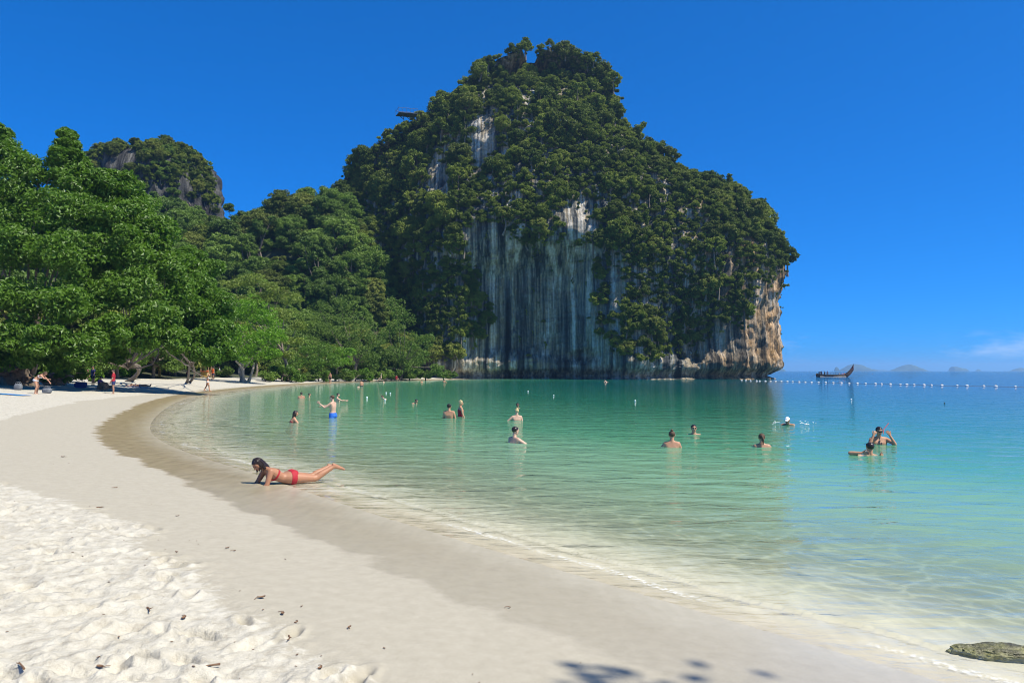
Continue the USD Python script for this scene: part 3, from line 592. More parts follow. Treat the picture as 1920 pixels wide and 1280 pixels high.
def scrub_sources(parent_path, defs):
    out = []
    for k, (seed, kind, R, m, per, L) in enumerate(defs):
        r_ = np.random.default_rng(seed); x = UsdGeom.Xform.Define(stage, f'{parent_path}/source_{k}')
        usdkit.mesh(stage, f'{parent_path}/source_{k}/leaves', crown_mesh(random_lobes(r_, kind, R), r_, per=per, L=L, jit=0.5), LOOK[m]); out.append(x.GetPrim())
    return out
UsdGeom.PointInstancer.Define(stage, '/World/cliff_scrub')
src = scrub_sources('/World/cliff_scrub', [(301, 'shrub', 1.35, 'cliff_leaves', 130, 0.42), (302, 'drape', 1.3, 'cliff_leaves', 120, 0.42), (303, 'shrub', 1.25, 'olive_leaves', 130, 0.42), (304, 'round', 2.3, 'cliff_leaves', 200, 0.46)])
items = []
for R_, i, k, s in rest:
    items.append((3, CPt[i] + CN[i] * 0.6 - [0, 0, 0.8], s, rng.uniform(0, 6.28)))
cells2 = {}
cand2 = [i for i in rng.permutation(len(CPt)) if frontal[i] and not bare[i] and gap[i] > -0.23][:30000]
for i in spread(cand2, lambda i: 1.75, cells2):
    items.append((int(rng.choice([0, 1, 2], p=[.55, .25, .2])), CPt[i] + CN[i] * 0.25, rng.uniform(0.6, 1.15), rng.uniform(0, 6.28)))
cand3 = [i for i in rng.permutation(len(CPt)) if frontal[i] and bare[i] and gap[i] > 0.06 and CPt[i, 2] > 5][:6000]
for i in spread(cand3, lambda i: 3.4, {}):
    items.append((int(rng.choice([0, 1, 2])), CPt[i] + CN[i] * 0.1, rng.uniform(0.25, 0.55), rng.uniform(0, 6.28)))
instancer('cliff_scrub', 'low dark scrub and creepers covering the ledges of the cliff', src, items)
print('cliff trees', len(trees_i), 'scrub', len(items))
UsdGeom.PointInstancer.Define(stage, '/World/knoll_scrub')
src2 = scrub_sources('/World/knoll_scrub', [(311, 'shrub', 1.5, 'cliff_leaves', 130, 0.45), (312, 'drape', 1.4, 'cliff_leaves', 120, 0.45), (313, 'shrub', 1.3, 'forest_leaves', 130, 0.45)])
items2 = []
for a in range(3, KP.shape[0] - 1):
    for b in range(0, 150, 2):
        p = KP[a, b]
        if p[2] < 26 or rng.random() > 0.34 or fb(p[0], p[1], p[2], 0.16, 3, 91) < -0.07 or (p[0] > -80 and rng.random() < 0.5): continue
        items2.append((int(rng.choice([0, 0, 1, 2])), p - [0, 0.3, 0.2], rng.uniform(0.6, 1.1), rng.uniform(0, 6.28)))
instancer('knoll_scrub', 'dark scrub clinging all over the rocky knoll', src2, items2)
# a few skyline trees that stand out
def lone(name, label, px, py, Y, k, s, setname='cliff', cat='tree'):
    pr, kind, m_, R = PROTO[setname, k]; h = {'round': 1.7, 'umbrella': 2.0, 'tall': 2.9, 'shrub': 1.1, 'drape': 1.2}[kind] * R * s
    p = at(px, py, Y); return copy_of(pr, name, label, cat, p - [0, 0, h], rng.uniform(0, 6), s)
lone('summit_tree', 'round lollipop tree standing clear on the right of the cliff top', 1031, 76, 184, 0, 0.5)
lone('summit_tree', 'tall feathery tree on the highest point of the cliff', 985, 70, 186, 4, 0.62)
lone('summit_tree', 'loose open tree leaning out beside the right shoulder of the cliff top', 1150, 140, 186, 0, 0.9)
lone('summit_tree', 'spreading tree on the left end of the cliff summit', 898, 112, 186, 1, 0.85)
lone('edge_shrub', 'small spiky shrub growing out of the bare right edge of the cliff', 1472, 532, 181, 5, 0.55, cat='shrub')

# ------------------------------------------------------------------ forest on the hill, trees on the knoll
cx0, cy0 = rng.uniform(-125, -22, 16000), rng.uniform(84, 192, 16000)
cs0 = shore(cx0, cy0); cz0 = np.maximum(land(cx0, cy0, cs0), 0) + hill_height(cx0, cy0) * sstep(8, 22, cs0)
ok0 = (cs0 > np.where(cy0 > 146, 3.5, 15)) & ~((cy0 < 126) & (960 + cx0 / cy0 * FPX > 335))
kept, kp = [], np.zeros((0, 3))
for x, y, s_, z in zip(cx0[ok0], cy0[ok0], cs0[ok0], cz0[ok0]):
    d = 4.4 if y > 135 else 5.5; q = np.array([x, y, z * 0.9])
    if not len(kp) or np.min(np.sum((kp - q) ** 2, 1)) > d * d: kept.append((x, y, s_, z)); kp = np.vstack([kp, q])
ht = []
for x, y, s_, z in kept:
    k = int(rng.choice(5, p=[.3, .24, .18, .14, .14])); s = rng.uniform(0.72, 1.12) * (0.8 if s_ < 20 else 1.0)
    ht.append((x, y, z + (1.0 if y < 132 else -1.0), k, s))
for _ in range(900):                                  # ledges of the knoll
    a, b = rng.integers(2, KP.shape[0] - 1), rng.integers(0, 150)
    p = KP[a, b]
    if p[2] < 30: continue
    if all((p[0] - q[0]) ** 2 + (p[1] - q[1]) ** 2 + (p[2] - q[2]) ** 2 > 10 for q in ht): ht.append((p[0], p[1] - 0.5, p[2] - 1.0, int(rng.choice([1, 4, 2])) + 10, rng.uniform(0.28, 0.45)))
# keep what the bay can see: nearest first, each crown covers what lies behind it
cover = np.zeros((128, 192), bool); yy, xx = np.mgrid[0:128, 0:192]
vis = []
for t in sorted(ht, key=lambda t: t[1]):
    pr, kind, m_, R = PROTO['hill', t[3] % 10]; R = R * t[4]
    cpx, cpy = pix((t[0], t[1], t[2] + 1.1 * R)); r_ = R * FPX / t[1] / 10
    mk = (xx - cpx / 10) ** 2 + (yy - cpy / 10) ** 2 < r_ * r_
    n_ = mk.sum(); free = (mk & ~cover).sum()
    if n_ and free > 0.03 * n_: vis.append((free, t))
    cover |= (xx - cpx / 10) ** 2 + (yy - cpy / 10) ** 2 < (0.55 * r_) ** 2
vis.sort(key=lambda v: -v[0]); vis = [v[1] for v in vis[:295]]
def hill_zone(px, py, kn):
    if kn: return 'on top of the dark knoll' if py < 300 else 'on the dark knoll\'s side'
    if px < 330: return 'behind the great beach trees'
    if py < 450: return 'on the ridge after the knoll' if px < 600 else 'on the ridge against the cliff'
    if py < 580: return 'mid hill behind the bright tree' if px < 560 else 'mid hill beside the cliff'
    return 'at the hill foot behind the beach' if px < 620 else 'at the hill foot near the cliff'
for x, y, z, k, s in vis:
    kn = k >= 10; pr, kind, m_, R = PROTO['hill', k % 10]; cpx, cpy = pix((x, y, z + R * s))
    zone = hill_zone(cpx, cpy, kn); size = 'tall' if R * s > 4.6 else 'medium' if R * s > 3.6 else 'small'
    copy_of(pr, 'forest_tree', f'{size} {TINT[m_]} {FORM[kind]} tree {zone}', 'tree', (x, y, z), rng.uniform(0, 6.28), s, 'trees ' + zone)
UsdGeom.PointInstancer.Define(stage, '/World/forest_undergrowth')
src3 = scrub_sources('/World/forest_undergrowth', [(321, 'shrub', 1.9, 'forest_leaves', 150, 0.5), (322, 'round', 1.7, 'forest_leaves', 130, 0.5), (323, 'shrub', 1.7, 'olive_leaves', 150, 0.5)])
items3 = []; gp = np.zeros((0, 3))
for x, y, s_, z in zip(cx0[ok0], cy0[ok0], cs0[ok0], cz0[ok0]):
    q = np.array([x, y, z])
    if y > 132 and rng.random() < 0.55 and (not len(gp) or np.min(np.sum((gp - q) ** 2, 1)) > 2.3 ** 2): gp = np.vstack([gp, q]); items3.append((int(rng.choice(3)), q - [0, 0, 0.4], rng.uniform(0.7, 1.3), rng.uniform(0, 6.28)))
instancer('forest_undergrowth', 'thick undergrowth filling the hillside between the trees', src3, items3)
print('forest trees', len(kept), len(vis), len(items3))

# ------------------------------------------------------------------ the trees along the beach
def big_tree(name, label, lobes_px, base_px, base_Y, leafmat, per=1000, L=0.3, r0=0.35, stems=1, seed=1, flat=0.8, bark='bark', sub=13, jit=0.6, droop=0.0, fork=0.45, every=1):
    rng = np.random.default_rng(seed)
    base = at(base_px[0], base_px[1], base_Y); base[2] = max(float(land(base[0], base[1])), 0.0) - 0.15
    lobes = [(at(a, b, Y) , r * Y / FPX) for a, b, Y, r in lobes_px]
    lobes = [(c - base, r) for c, r in lobes]
    t = thing(name, label, 'tree', base)
    mid = np.mean([c for c, r in lobes], 0); low = min(c[2] - r for c, r in lobes)
    fk = np.array([mid[0] * 0.3, mid[1] * 0.3, max(low + 0.6, fork * mid[2])])
    obj('trunk', wood(np.zeros(3), fk, lobes, rng, r0, stems, every), bark, t, smooth=True)
    obj('crown', crown_mesh(lobes, rng, per=per, L=L, flat=flat, sub=sub, jit=jit, droop=droop), leafmat, t)
    return t
A_ = [(-60, 330, 58, 60), (10, 300, 58, 48), (70, 330, 57, 55), (128, 256, 57, 18), (126, 278, 57, 24), (120, 302, 57, 34), (140, 310, 58, 30), (150, 345, 57, 52), (215, 345, 58, 42), (30, 390, 56, 62), (110, 400, 55, 60), (185, 410, 56, 58), (-40, 460, 55, 65), (40, 470, 53, 60),
      (120, 480, 52, 58), (-30, 560, 53, 62), (50, 560, 51, 58), (125, 570, 50, 52), (20, 630, 50, 44), (-50, 640, 52, 50), (90, 640, 49, 42), (150, 655, 50, 34), (240, 390, 60, 48), (160, 500, 58, 50), (60, 430, 58, 50), (-90, 400, 58, 60), (0, 250, 60, 26)]
big_tree('great_beach_tree', 'huge glossy green tree at the left edge, its top above all the beach trees', A_ + [(-20, 672, 53, 40), (60, 668, 52, 34), (110, 672, 53, 30)], (52, 722), 57, 'beach_leaves', per=2800, L=0.32, r0=0.26, stems=5, seed=5, sub=15, fork=0.3, every=2)
B_ = [(255, 405, 58, 45), (290, 440, 58, 48), (235, 470, 56, 55), (310, 500, 58, 52), (250, 540, 55, 55), (180, 560, 54, 52), (340, 560, 58, 48), (290, 600, 55, 52), (210, 625, 53, 46), (170, 650, 52, 36), (262, 638, 54, 34), (322, 634, 56, 36), (205, 500, 60, 50)]
big_tree('great_beach_tree', 'broad glossy green beach tree right of the tallest tree, crown down to the sand', B_ + [(215, 664, 57, 24)], (238, 709), 78, 'beach_leaves', per=2800, L=0.32, r0=0.2, stems=2, seed=6, sub=15, fork=0.3)
C_ = [(375, 540, 61, 42), (400, 580, 60, 42), (350, 600, 59, 42), (405, 625, 59, 40), (360, 645, 58, 40), (415, 660, 60, 28), (395, 668, 58, 20), (360, 490, 63, 38), (390, 505, 63, 28)]
big_tree('great_beach_tree', 'dark glossy beach tree hanging low over the sand beside the bright green tree', C_, (352, 707), 84, 'beach_leaves', per=2600, L=0.32, r0=0.15, stems=2, seed=7, sub=14, fork=0.3)
D_ = [(440, 590, 96, 30), (470, 578, 96, 32), (500, 600, 96, 30), (450, 630, 94, 32), (490, 640, 94, 34), (515, 630, 96, 22), (470, 665, 93, 26), (505, 665, 95, 20), (430, 640, 96, 26), (425, 590, 98, 26)]
big_tree('bright_tree', 'bright fresh green rounded tree with pale rooted trunks at the back of the sand', D_, (457, 706), 98, 'bright_leaves', per=900, L=0.32, r0=0.2, stems=5, seed=8, bark='pale_bark')
E_ = [(440, 535, 112, 26), (475, 528, 112, 30), (510, 540, 112, 28), (545, 560, 113, 26), (420, 560, 112, 26), (465, 560, 111, 26), (530, 590, 110, 28), (560, 610, 110, 22), (500, 560, 112, 24), (545, 640, 109, 24), (530, 665, 109, 24)]
big_tree('yellow_tree', 'yellow-green flat-layered tree between the bright tree and the hill', E_, (540, 704), 113, 'yellow_leaves', per=620, L=0.34, r0=0.3, seed=9, flat=0.5)
F_ = [(575, 650, 122, 24), (610, 655, 122, 22), (595, 675, 121, 22), (560, 680, 121, 20), (625, 680, 121, 18), (590, 690, 120, 16)]
big_tree('beach_tree', 'low dense mid-green tree behind the standing bathers on the far beach', F_, (588, 706), 123, 'beach_leaves', per=560, L=0.34, r0=0.22, seed=10)
G_ = [(640, 662, 126, 17), (655, 660, 126, 14), (635, 680, 125, 14), (652, 678, 125, 12), (622, 668, 126, 10)]
big_tree('lime_tree', 'small lime-coloured tree leaning over the far end of the beach', G_, (628, 706), 127, 'lime_leaves', per=420, L=0.32, r0=0.16, seed=11, flat=0.7)
H_ = [(600, 590, 138, 28), (640, 585, 138, 30), (680, 610, 138, 28), (655, 620, 136, 30), (620, 625, 137, 26), (700, 640, 138, 22), (685, 665, 137, 22), (660, 650, 136, 20), (700, 680, 138, 16)]
big_tree('vine_tree', 'grey-green tree draped with vines at the far end of the beach', H_, (672, 708), 140, 'forest_leaves', per=620, L=0.36, r0=0.3, seed=12, flat=1.0, droop=0.6)
I_ = [(740, 575, 146, 24), (755, 600, 146, 26), (730, 625, 146, 24), (770, 640, 147, 26), (740, 660, 146, 24), (790, 670, 148, 22), (760, 685, 147, 18), (820, 690, 149, 16), (715, 690, 146, 16), (800, 640, 149, 20)]
big_tree('beach_tree', 'dark shaded tree hanging over the water where the beach meets the cliff', I_, (748, 708), 150, 'forest_leaves', per=560, L=0.38, r0=0.28, seed=13)
J_ = [(0, 420, 66, 40), (-20, 470, 66, 42), (10, 470, 65, 30), (5, 440, 64, 26)]
big_tree('bright_tree', 'bright yellow-green crown showing through a gap at the left edge', J_, (-20, 722), 66, 'bright_leaves', per=700, L=0.3, r0=0.25, seed=14)
# bushes at the back of the sand
bush_spots = [(135, 702, 88, 0, 1.2), (205, 700, 90, 1, 1.2), (232, 700, 94, 1, 1.4), (262, 700, 104, 1, 1.3), (282, 700, 114, 0, 1.2), (345, 700, 122, 0, 1.5), (368, 700, 124, 2, 1.5), (425, 700, 114, 2, 1.2), (500, 697, 106, 2, 1.1), (525, 690, 110, 0, 1.5), (550, 696, 112, 0, 1.2), (575, 700, 118, 2, 1.1),
              (600, 699, 120, 0, 1.2), (640, 702, 128, 2, 1.1), (665, 700, 132, 0, 1.4), (690, 704, 136, 2, 1.2), (712, 702, 141, 2, 1.4), (735, 703, 145, 2, 1.4), (770, 705, 150, 2, 1.4), (800, 704, 152, 2, 1.5), (835, 706, 156, 2, 1.3), (115, 712, 60, 2, 0.8), (70, 706, 66, 2, 1.5), (110, 703, 68, 0, 1.5), (112, 704, 80, 2, 1.4), (30, 704, 68, 2, 1.7), (185, 700, 92, 0, 1.5), (316, 700, 122, 2, 1.5), (300, 700, 120, 0, 1.4)]
for px, py, Y, k, s in bush_spots:
    p = at(px, py, Y); p[2] = max(float(land(p[0], p[1])), 0.2); pr, kind, m_, R = PROTO['bush', k]
    near_ = 'left of the pale pavilion' if px < 300 else 'between the pavilion and the bright tree' if px < 430 else 'behind the sunbathers on the far sand' if px < 620 else 'at the far end of the sand' if px < 720 else 'at the dark waterline beside the cliff'
    copy_of(pr, 'beach_bush', f'{"low" if s < 1.1 else "tall"} {TINT[m_]} bush {near_}', 'bush', p, rng.uniform(0, 6), s, 'bushes ' + near_)
# ------------------------------------------------------------------ people
for nm, c in dict(skin_pale=(0.48, 0.30, 0.21), skin_tan=(0.42, 0.22, 0.13), skin_brown=(0.33, 0.18, 0.11), skin_bronze=(0.34, 0.165, 0.09)).items(): plain(nm, c, 0.5, 0.06, 8.0, spec=0.35, sss=0.06)
for nm, c in dict(hair_dark=(0.022, 0.014, 0.011), hair_brown=(0.07, 0.04, 0.022), hair_blond=(0.50, 0.38, 0.19), cloth_red=(0.33, 0.012, 0.022), cloth_blue=(0.02, 0.12, 0.50), cloth_black=(0.015, 0.015, 0.018), cloth_white=(0.75, 0.75, 0.73),
                  cloth_orange=(0.75, 0.13, 0.02), cloth_teal=(0.03, 0.22, 0.25), cloth_pink=(0.55, 0.16, 0.20), cloth_purple=(0.12, 0.05, 0.20), cloth_navy=(0.02, 0.03, 0.10), eye_dark=(0.02, 0.015, 0.012), lip=(0.40, 0.14, 0.12), lens_black=(0.012, 0.012, 0.014)).items():
    plain(nm, c, 0.35 if nm in ('hair_dark', 'lens_black') else 0.75, 0.12, 20.0, spec=0.4)
def sph(p, r, n=14): return m3.Manifold.sphere(float(r), n).translate([float(x) for x in p])
def hull(*ps): return m3.Manifold.batch_hull([sph(p, r) for p, r in ps])
def add(ms): return m3.Manifold.batch_boolean(ms, m3.OpType.Add)
def tm(m): k = m.to_mesh(); return trimesh.Trimesh(np.array(k.vert_properties[:, :3], float), np.array(k.tri_verts), process=False)
def mf(t): return m3.Manifold(m3.Mesh(np.asarray(t.vertices, np.float32), np.asarray(t.faces, np.uint32)))
def smooth_m(m, ln, it=10):
    t = tm(m.refine_to_length(ln)); trimesh.smoothing.filter_taubin(t, lamb=0.5, nu=0.52, iterations=it); return mf(t)
def rotx(a): c, s = math.cos(a), math.sin(a); return np.array([[1, 0, 0], [0, c, s], [0, -s, c]])     # leans the upright axis forward (+y) by a
def rotz(a): c, s = math.cos(a), math.sin(a); return np.array([[c, -s, 0], [s, c, 0], [0, 0, 1]])
def U(v): v = np.asarray(v, float); return v / np.linalg.norm(v)

def hand(w, d, n, h, curl=0.35, side=1):
    d = U(d); n = U(n - np.dot(n, d) * d); s = np.cross(d, n) * side
    k = [w + d * 0.052 * h + s * o * h for o in (-0.019, -0.0065, 0.0065, 0.019)]
    ms = [hull((w, 0.0125 * h), (k[0], 0.0075 * h), (k[3], 0.0075 * h)), hull((w + s * 0.008 * h, 0.011 * h), (w + d * 0.022 * h + s * 0.022 * h, 0.0085 * h))]
    for kk, ln in zip(k, (0.034, 0.043, 0.046, 0.040)):
        d1 = U(d * math.cos(curl) + n * math.sin(curl)); d2 = U(d * math.cos(2.1 * curl) + n * math.sin(2.1 * curl))
        a = kk + d1 * ln * h * 0.52; ms += [hull((kk, 0.0062 * h), (a, 0.0056 * h)), hull((a, 0.0056 * h), (a + d2 * ln * h * 0.48, 0.0048 * h))]
    b = w + d * 0.022 * h + s * 0.022 * h; t1 = b + U(d * 0.7 + s * 0.6 + n * 0.2) * 0.024 * h
    ms += [hull((b, 0.0075 * h), (t1, 0.0062 * h)), hull((t1, 0.0062 * h), (t1 + U(d * 0.9 + s * 0.25 + n * 0.3) * 0.018 * h, 0.0052 * h))]
    return add(ms)

def person(name, label, cat, h, pelvis, yaw, torso=(0, 0, 0), arms=(((.12, .05, -1), (.05, .25, -1)), ((-.12, .05, -1), (-.05, .25, -1))), legs=(((.05, .02, -1), (.03, -.03, -1)), ((-.05, -.02, -1), (-.03, -.05, -1))),
           feet=((0, 1, -.15), (0, 1, -.15)), head_yaw=0.0, skin='skin_tan', hair='hair_dark', style='short', wear=(), female=False, palms=((0, -1, 0), (0, -1, 0)), fine=True, glasses=False, curl=0.35, headgear=None, group=None, strands=0):
    """yaw 0 faces +y. torso: forward lean of pelvis, chest and head in degrees. arms, legs: (upper, lower) directions, right side first, x to the body's right, y ahead, z up."""
    B, C, Hd = (rotx(math.radians(a)) for a in torso); Hd = Hd @ rotz(head_yaw)
    L = lambda fr, x, y, z: fr @ (np.array([x, y, z]) * h)
    p0 = np.zeros(3); w0 = p0 + L(B, 0, 0, 0.10); c0 = w0 + L(C, 0, 0, 0.105); nk = c0 + L(C, 0, -0.008, 0.092); hd = nk + L(C, 0, 0.004, 0.03) + L(Hd, 0, 0.012, 0.078)
    wz = 0.88 if female else 1.0
    hips = [p0 + L(B, s * 0.046, 0, 0) for s in (1, -1)]; wa = [w0 + L(B, s * 0.036 * wz, 0, 0) for s in (1, -1)]; ch = [c0 + L(C, s * 0.052 * (0.9 if female else 1), 0, 0) for s in (1, -1)]
    shw = 0.096 if female else 0.108; sh = [c0 + L(C, s * shw, -0.004, 0.070) for s in (1, -1)]
    rh = 0.074 if female else 0.066
    T1 = [(hips[0], rh * h), (hips[1], rh * h), (wa[0], 0.052 * h * wz), (wa[1], 0.052 * h * wz)]; T2 = [(wa[0], 0.052 * h * wz), (wa[1], 0.052 * h * wz), (ch[0], 0.062 * h), (ch[1], 0.062 * h)]
    T3 = [(ch[0], 0.060 * h), (ch[1], 0.060 * h), (sh[0], 0.034 * h), (sh[1], 0.034 * h), (nk, 0.030 * h)]
    parts = [hull(*T1), hull(*T2), hull(*T3), hull((nk, 0.032 * h), (hd + L(Hd, 0, -0.008, -0.02), 0.030 * h))]
    for s in (1, -1): parts.append(hull((p0 + L(B, s * 0.042, -0.028, -0.02), 0.056 * h), (p0 + L(B, s * 0.045, 0, 0.02), 0.055 * h)))
    bust = []
    if female: bust = [(c0 + L(C, s * 0.036, 0.048, 0.008), 0.030 * h) for s in (1, -1)]; parts += [hull(b, (c0 + L(C, 0, 0, 0.04), 0.05 * h)) for b in bust]
    fine_parts, joints = [], {}
    for k, s in ((0, 1), (1, -1)):
        u, f = U(arms[k][0]), U(arms[k][1]); el = sh[k] + u * 0.172 * h; wr = el + f * 0.150 * h
        parts += [hull((sh[k], 0.034 * h), (sh[k] + u * 0.06 * h, 0.031 * h), (el, 0.023 * h)), hull((el, 0.023 * h), (el + f * 0.04 * h, 0.0245 * h), (wr, 0.0155 * h))]
        if fine: fine_parts.append(hand(wr, f, np.asarray(palms[k], float) + 1e-3, h, curl, s))
        t, c = U(legs[k][0]), U(legs[k][1]); hp = p0 + L(B, s * 0.050, 0, -0.02); kn = hp + t * 0.245 * h; an = kn + c * 0.235 * h; ft = U(feet[k])
        parts += [hull((hp, (0.062 if female else 0.058) * h), (kn, 0.034 * h)), hull((kn, 0.034 * h), (kn + c * 0.07 * h - ft * 0.008 * h, 0.0345 * h), (an, 0.0215 * h)),
                  hull((an, 0.022 * h), (an - ft * 0.022 * h + c * 0.014 * h, 0.019 * h), (an + ft * 0.075 * h + c * 0.022 * h, 0.0175 * h)), hull((an + ft * 0.075 * h + c * 0.022 * h, 0.0175 * h), (an + ft * 0.112 * h + c * 0.026 * h, 0.012 * h))]
        joints[k] = (hp, kn, an, t, el, wr, u)
    body = smooth_m(add(parts), 0.026 * h if fine else 0.04 * h, 8)
    q = lambda x, y, z: hd + L(Hd, x, y, z)
    head = [hull((q(0, -0.012, 0.018), 0.046 * h), (q(0, 0.012, 0.012), 0.042 * h), (q(0, 0.022, -0.040), 0.022 * h), (q(0.018, 0.005, -0.032), 0.02 * h), (q(-0.018, 0.005, -0.032), 0.02 * h)),
            hull((q(0, 0.050, 0.008), 0.006 * h), (q(0, 0.060, -0.012), 0.0075 * h), (q(0, 0.045, -0.014), 0.009 * h))]
    for s in (1, -1): head.append(hull((q(s * 0.045, -0.006, 0.006), 0.008 * h), (q(s * 0.044, -0.004, -0.012), 0.006 * h)))
    body = add([body, smooth_m(add(head), 0.012 * h, 4)] + fine_parts)
    R = rotz(yaw); put = lambda m: (np.asarray(tm(m).vertices) @ R.T, np.asarray(tm(m).faces))
    t = thing(name, label, cat, pelvis, 0, group)
    obj('body', put(body), skin, t, smooth=True)
    if hair:
        hh = [hull((q(0, -0.014, 0.022), 0.0515 * h), (q(0, 0.010, 0.020), 0.047 * h))]
        nrm = Hd @ U([0, -0.62, 0.78]); hm = hh[0].trim_by_plane([float(v) for v in nrm], float(np.dot(nrm, q(0, 0, 0.010))))
        ex = []
        if style == 'long': ex = [hull((q(0, -0.022, 0.01), 0.05 * h), (q(0, -0.032, -0.04), 0.044 * h), (q(0, -0.046, -0.10), 0.03 * h)), hull((q(0.035, 0.0, 0.0), 0.018 * h), (q(0.038, -0.01, -0.075), 0.012 * h)), hull((q(-0.035, 0.0, 0.0), 0.018 * h), (q(-0.038, -0.01, -0.075), 0.012 * h))]
        if style == 'bun': ex = [sph(q(0, -0.03, 0.078), 0.022 * h)]
        if style == 'pony': ex = [hull((q(0, -0.058, 0.02), 0.018 * h), (q(0.01, -0.078, -0.02), 0.016 * h), (q(0.012, -0.07, -0.09), 0.008 * h))]
        if style == 'curly': ex = [sph(q(0.05 * math.sin(a), -0.015 + 0.025 * math.cos(a), 0.02 + 0.03 * math.sin(2 * a)), 0.026 * h) for a in np.linspace(1.2, 5.1, 9)] + [sph(q(0.02, -0.02, 0.06), 0.03 * h), sph(q(-0.025, 0.0, 0.055), 0.028 * h), sph(q(0, -0.04, -0.045), 0.03 * h)]
        hp_ = obj('hair', put(smooth_m(add([hm] + ex), 0.018 * h, 3)), hair, t, smooth=True)
        if strands:
            rs, tubes_ = np.random.default_rng(8), []
            for _ in range(strands):
                a = rs.uniform(0.5, 5.8); o = np.array([math.sin(a) * 0.050, math.cos(a) * 0.044 - 0.012, 0.012]) ; s0 = q(o[0] * 0.35, o[1] * 0.35 - 0.004, 0.070); s1 = q(o[0] * 1.04, o[1] * 1.04, 0.030); s2 = q(o[0] * 1.06, o[1] * 1.06 - 0.006, -0.015)
                dn = U(0.35 * (s2 - s1) / np.linalg.norm(s2 - s1) + np.array([0, 0.05, -1]) + 0.12 * rs.normal(size=3)); ln = h * rs.uniform(0.03, 0.085)
                tubes_.append(tube([s0, (s0 + s1) / 2 + (s1 - hd) * 0.12, s1, s2, s2 + dn * ln * 0.5, s2 + dn * ln + 0.006 * h * rs.normal(size=3)], np.array([0.003, 0.004, 0.0045, 0.004, 0.003, 0.0012]) * h, 5))
            v_, f_s = join(tubes_); obj('hair_strand', (v_ @ R.T, f_s), hair, t, smooth=True)
    for s in (1, -1):
        if fine and not glasses: obj('eye', put(sph(q(s * 0.019, 0.047, 0.010), 0.006 * h, 10)), 'eye_dark', t)
    if fine: obj('mouth', put(hull((q(0.011, 0.042, -0.034), 0.0035 * h), (q(-0.011, 0.042, -0.034), 0.0035 * h), (q(0, 0.046, -0.033), 0.0035 * h))), 'lip', t)
    if glasses: obj('sunglasses', put(add([hull((q(s * 0.030, 0.046, 0.012), 0.008 * h), (q(s * 0.012, 0.054, 0.012), 0.008 * h), (q(s * 0.022, 0.050, 0.004), 0.008 * h)) for s in (1, -1)] + [hull((q(0.03, 0.044, 0.014), 0.004 * h), (q(0.048, -0.005, 0.014), 0.003 * h)), hull((q(-0.03, 0.044, 0.014), 0.004 * h), (q(-0.048, -0.005, 0.014), 0.003 * h))])), 'lens_black', t)
    if headgear == 'cap': 
        cp_ = hull((q(0, -0.012, 0.026), 0.053 * h), (q(0, 0.010, 0.024), 0.049 * h)).trim_by_plane([float(v) for v in Hd @ U([0, -0.15, 1])], float(np.dot(Hd @ U([0, -0.15, 1]), q(0, 0, 0.028))))
        obj('cap', put(add([cp_, hull((q(0.03, 0.05, 0.03), 0.006 * h), (q(-0.03, 0.05, 0.03), 0.006 * h), (q(0.018, 0.095, 0.024), 0.005 * h), (q(-0.018, 0.095, 0.024), 0.005 * h))])), 'cloth_white', t)
    if headgear in ('mask', 'snorkel'):
        obj('diving_mask', put(add([hull((q(0.028, 0.045, 0.012), 0.013 * h), (q(-0.028, 0.045, 0.012), 0.013 * h), (q(0, 0.052, 0.0), 0.013 * h)), hull((q(0.045, 0, 0.014), 0.006 * h), (q(0.03, 0.04, 0.012), 0.006 * h)), hull((q(-0.045, 0, 0.014), 0.006 * h), (q(-0.03, 0.04, 0.012), 0.006 * h))])), 'lens_black', t)
    if headgear == 'snorkel':
        obj('snorkel', put(add([hull((q(-0.05, 0.035, -0.03), 0.007 * h), (q(-0.065, 0.0, 0.03), 0.007 * h)), hull((q(-0.065, 0.0, 0.03), 0.007 * h), (q(-0.145, -0.03, 0.12), 0.0075 * h))])), 'cloth_pink', t)
    g = 0.006 * h; grow = lambda ps, e: hull(*[(p, r + e) for p, r in ps])
    slab = lambda m, fr, o, lo, hi: m.trim_by_plane([float(v) for v in fr[:, 2]], float(np.dot(fr[:, 2], o) + lo * h)).trim_by_plane([float(-v) for v in fr[:, 2]], float(-(np.dot(fr[:, 2], o) + hi * h)))
    for wname, cl in wear:
        if wname == 'trunks':
            ms = [slab(grow(T1, g), B, p0, -0.2, 0.055)]
            ms += [hull((p0 + L(B, s * 0.042, -0.028, -0.02), 0.056 * h + g), (p0 + L(B, s * 0.045, 0, 0.02), 0.055 * h + g)) for s in (1, -1)]
            for k in (0, 1):
                hp, kn, an, th, *_ = joints[k]; e = hp + th * 0.13 * h
                ms.append(hull((hp, 0.058 * h + g * 1.6), (e, 0.052 * h + g * 1.6)).trim_by_plane([float(-v) for v in th], float(-np.dot(th, e))))
            obj('swim_trunks', put(add(ms)), cl, t, smooth=40)
        if wname == 'bottom':
            ms = [slab(grow(T1, 0.003 * h), B, p0, -0.07, 0.022)] + [slab(hull((p0 + L(B, s * 0.042, -0.028, -0.02), 0.056 * h + 0.003 * h), (p0 + L(B, s * 0.045, 0, 0.02), 0.058 * h)), B, p0, -0.055, 0.022) for s in (1, -1)]
            obj('bikini_bottom', put(add(ms)), cl, t, smooth=40)
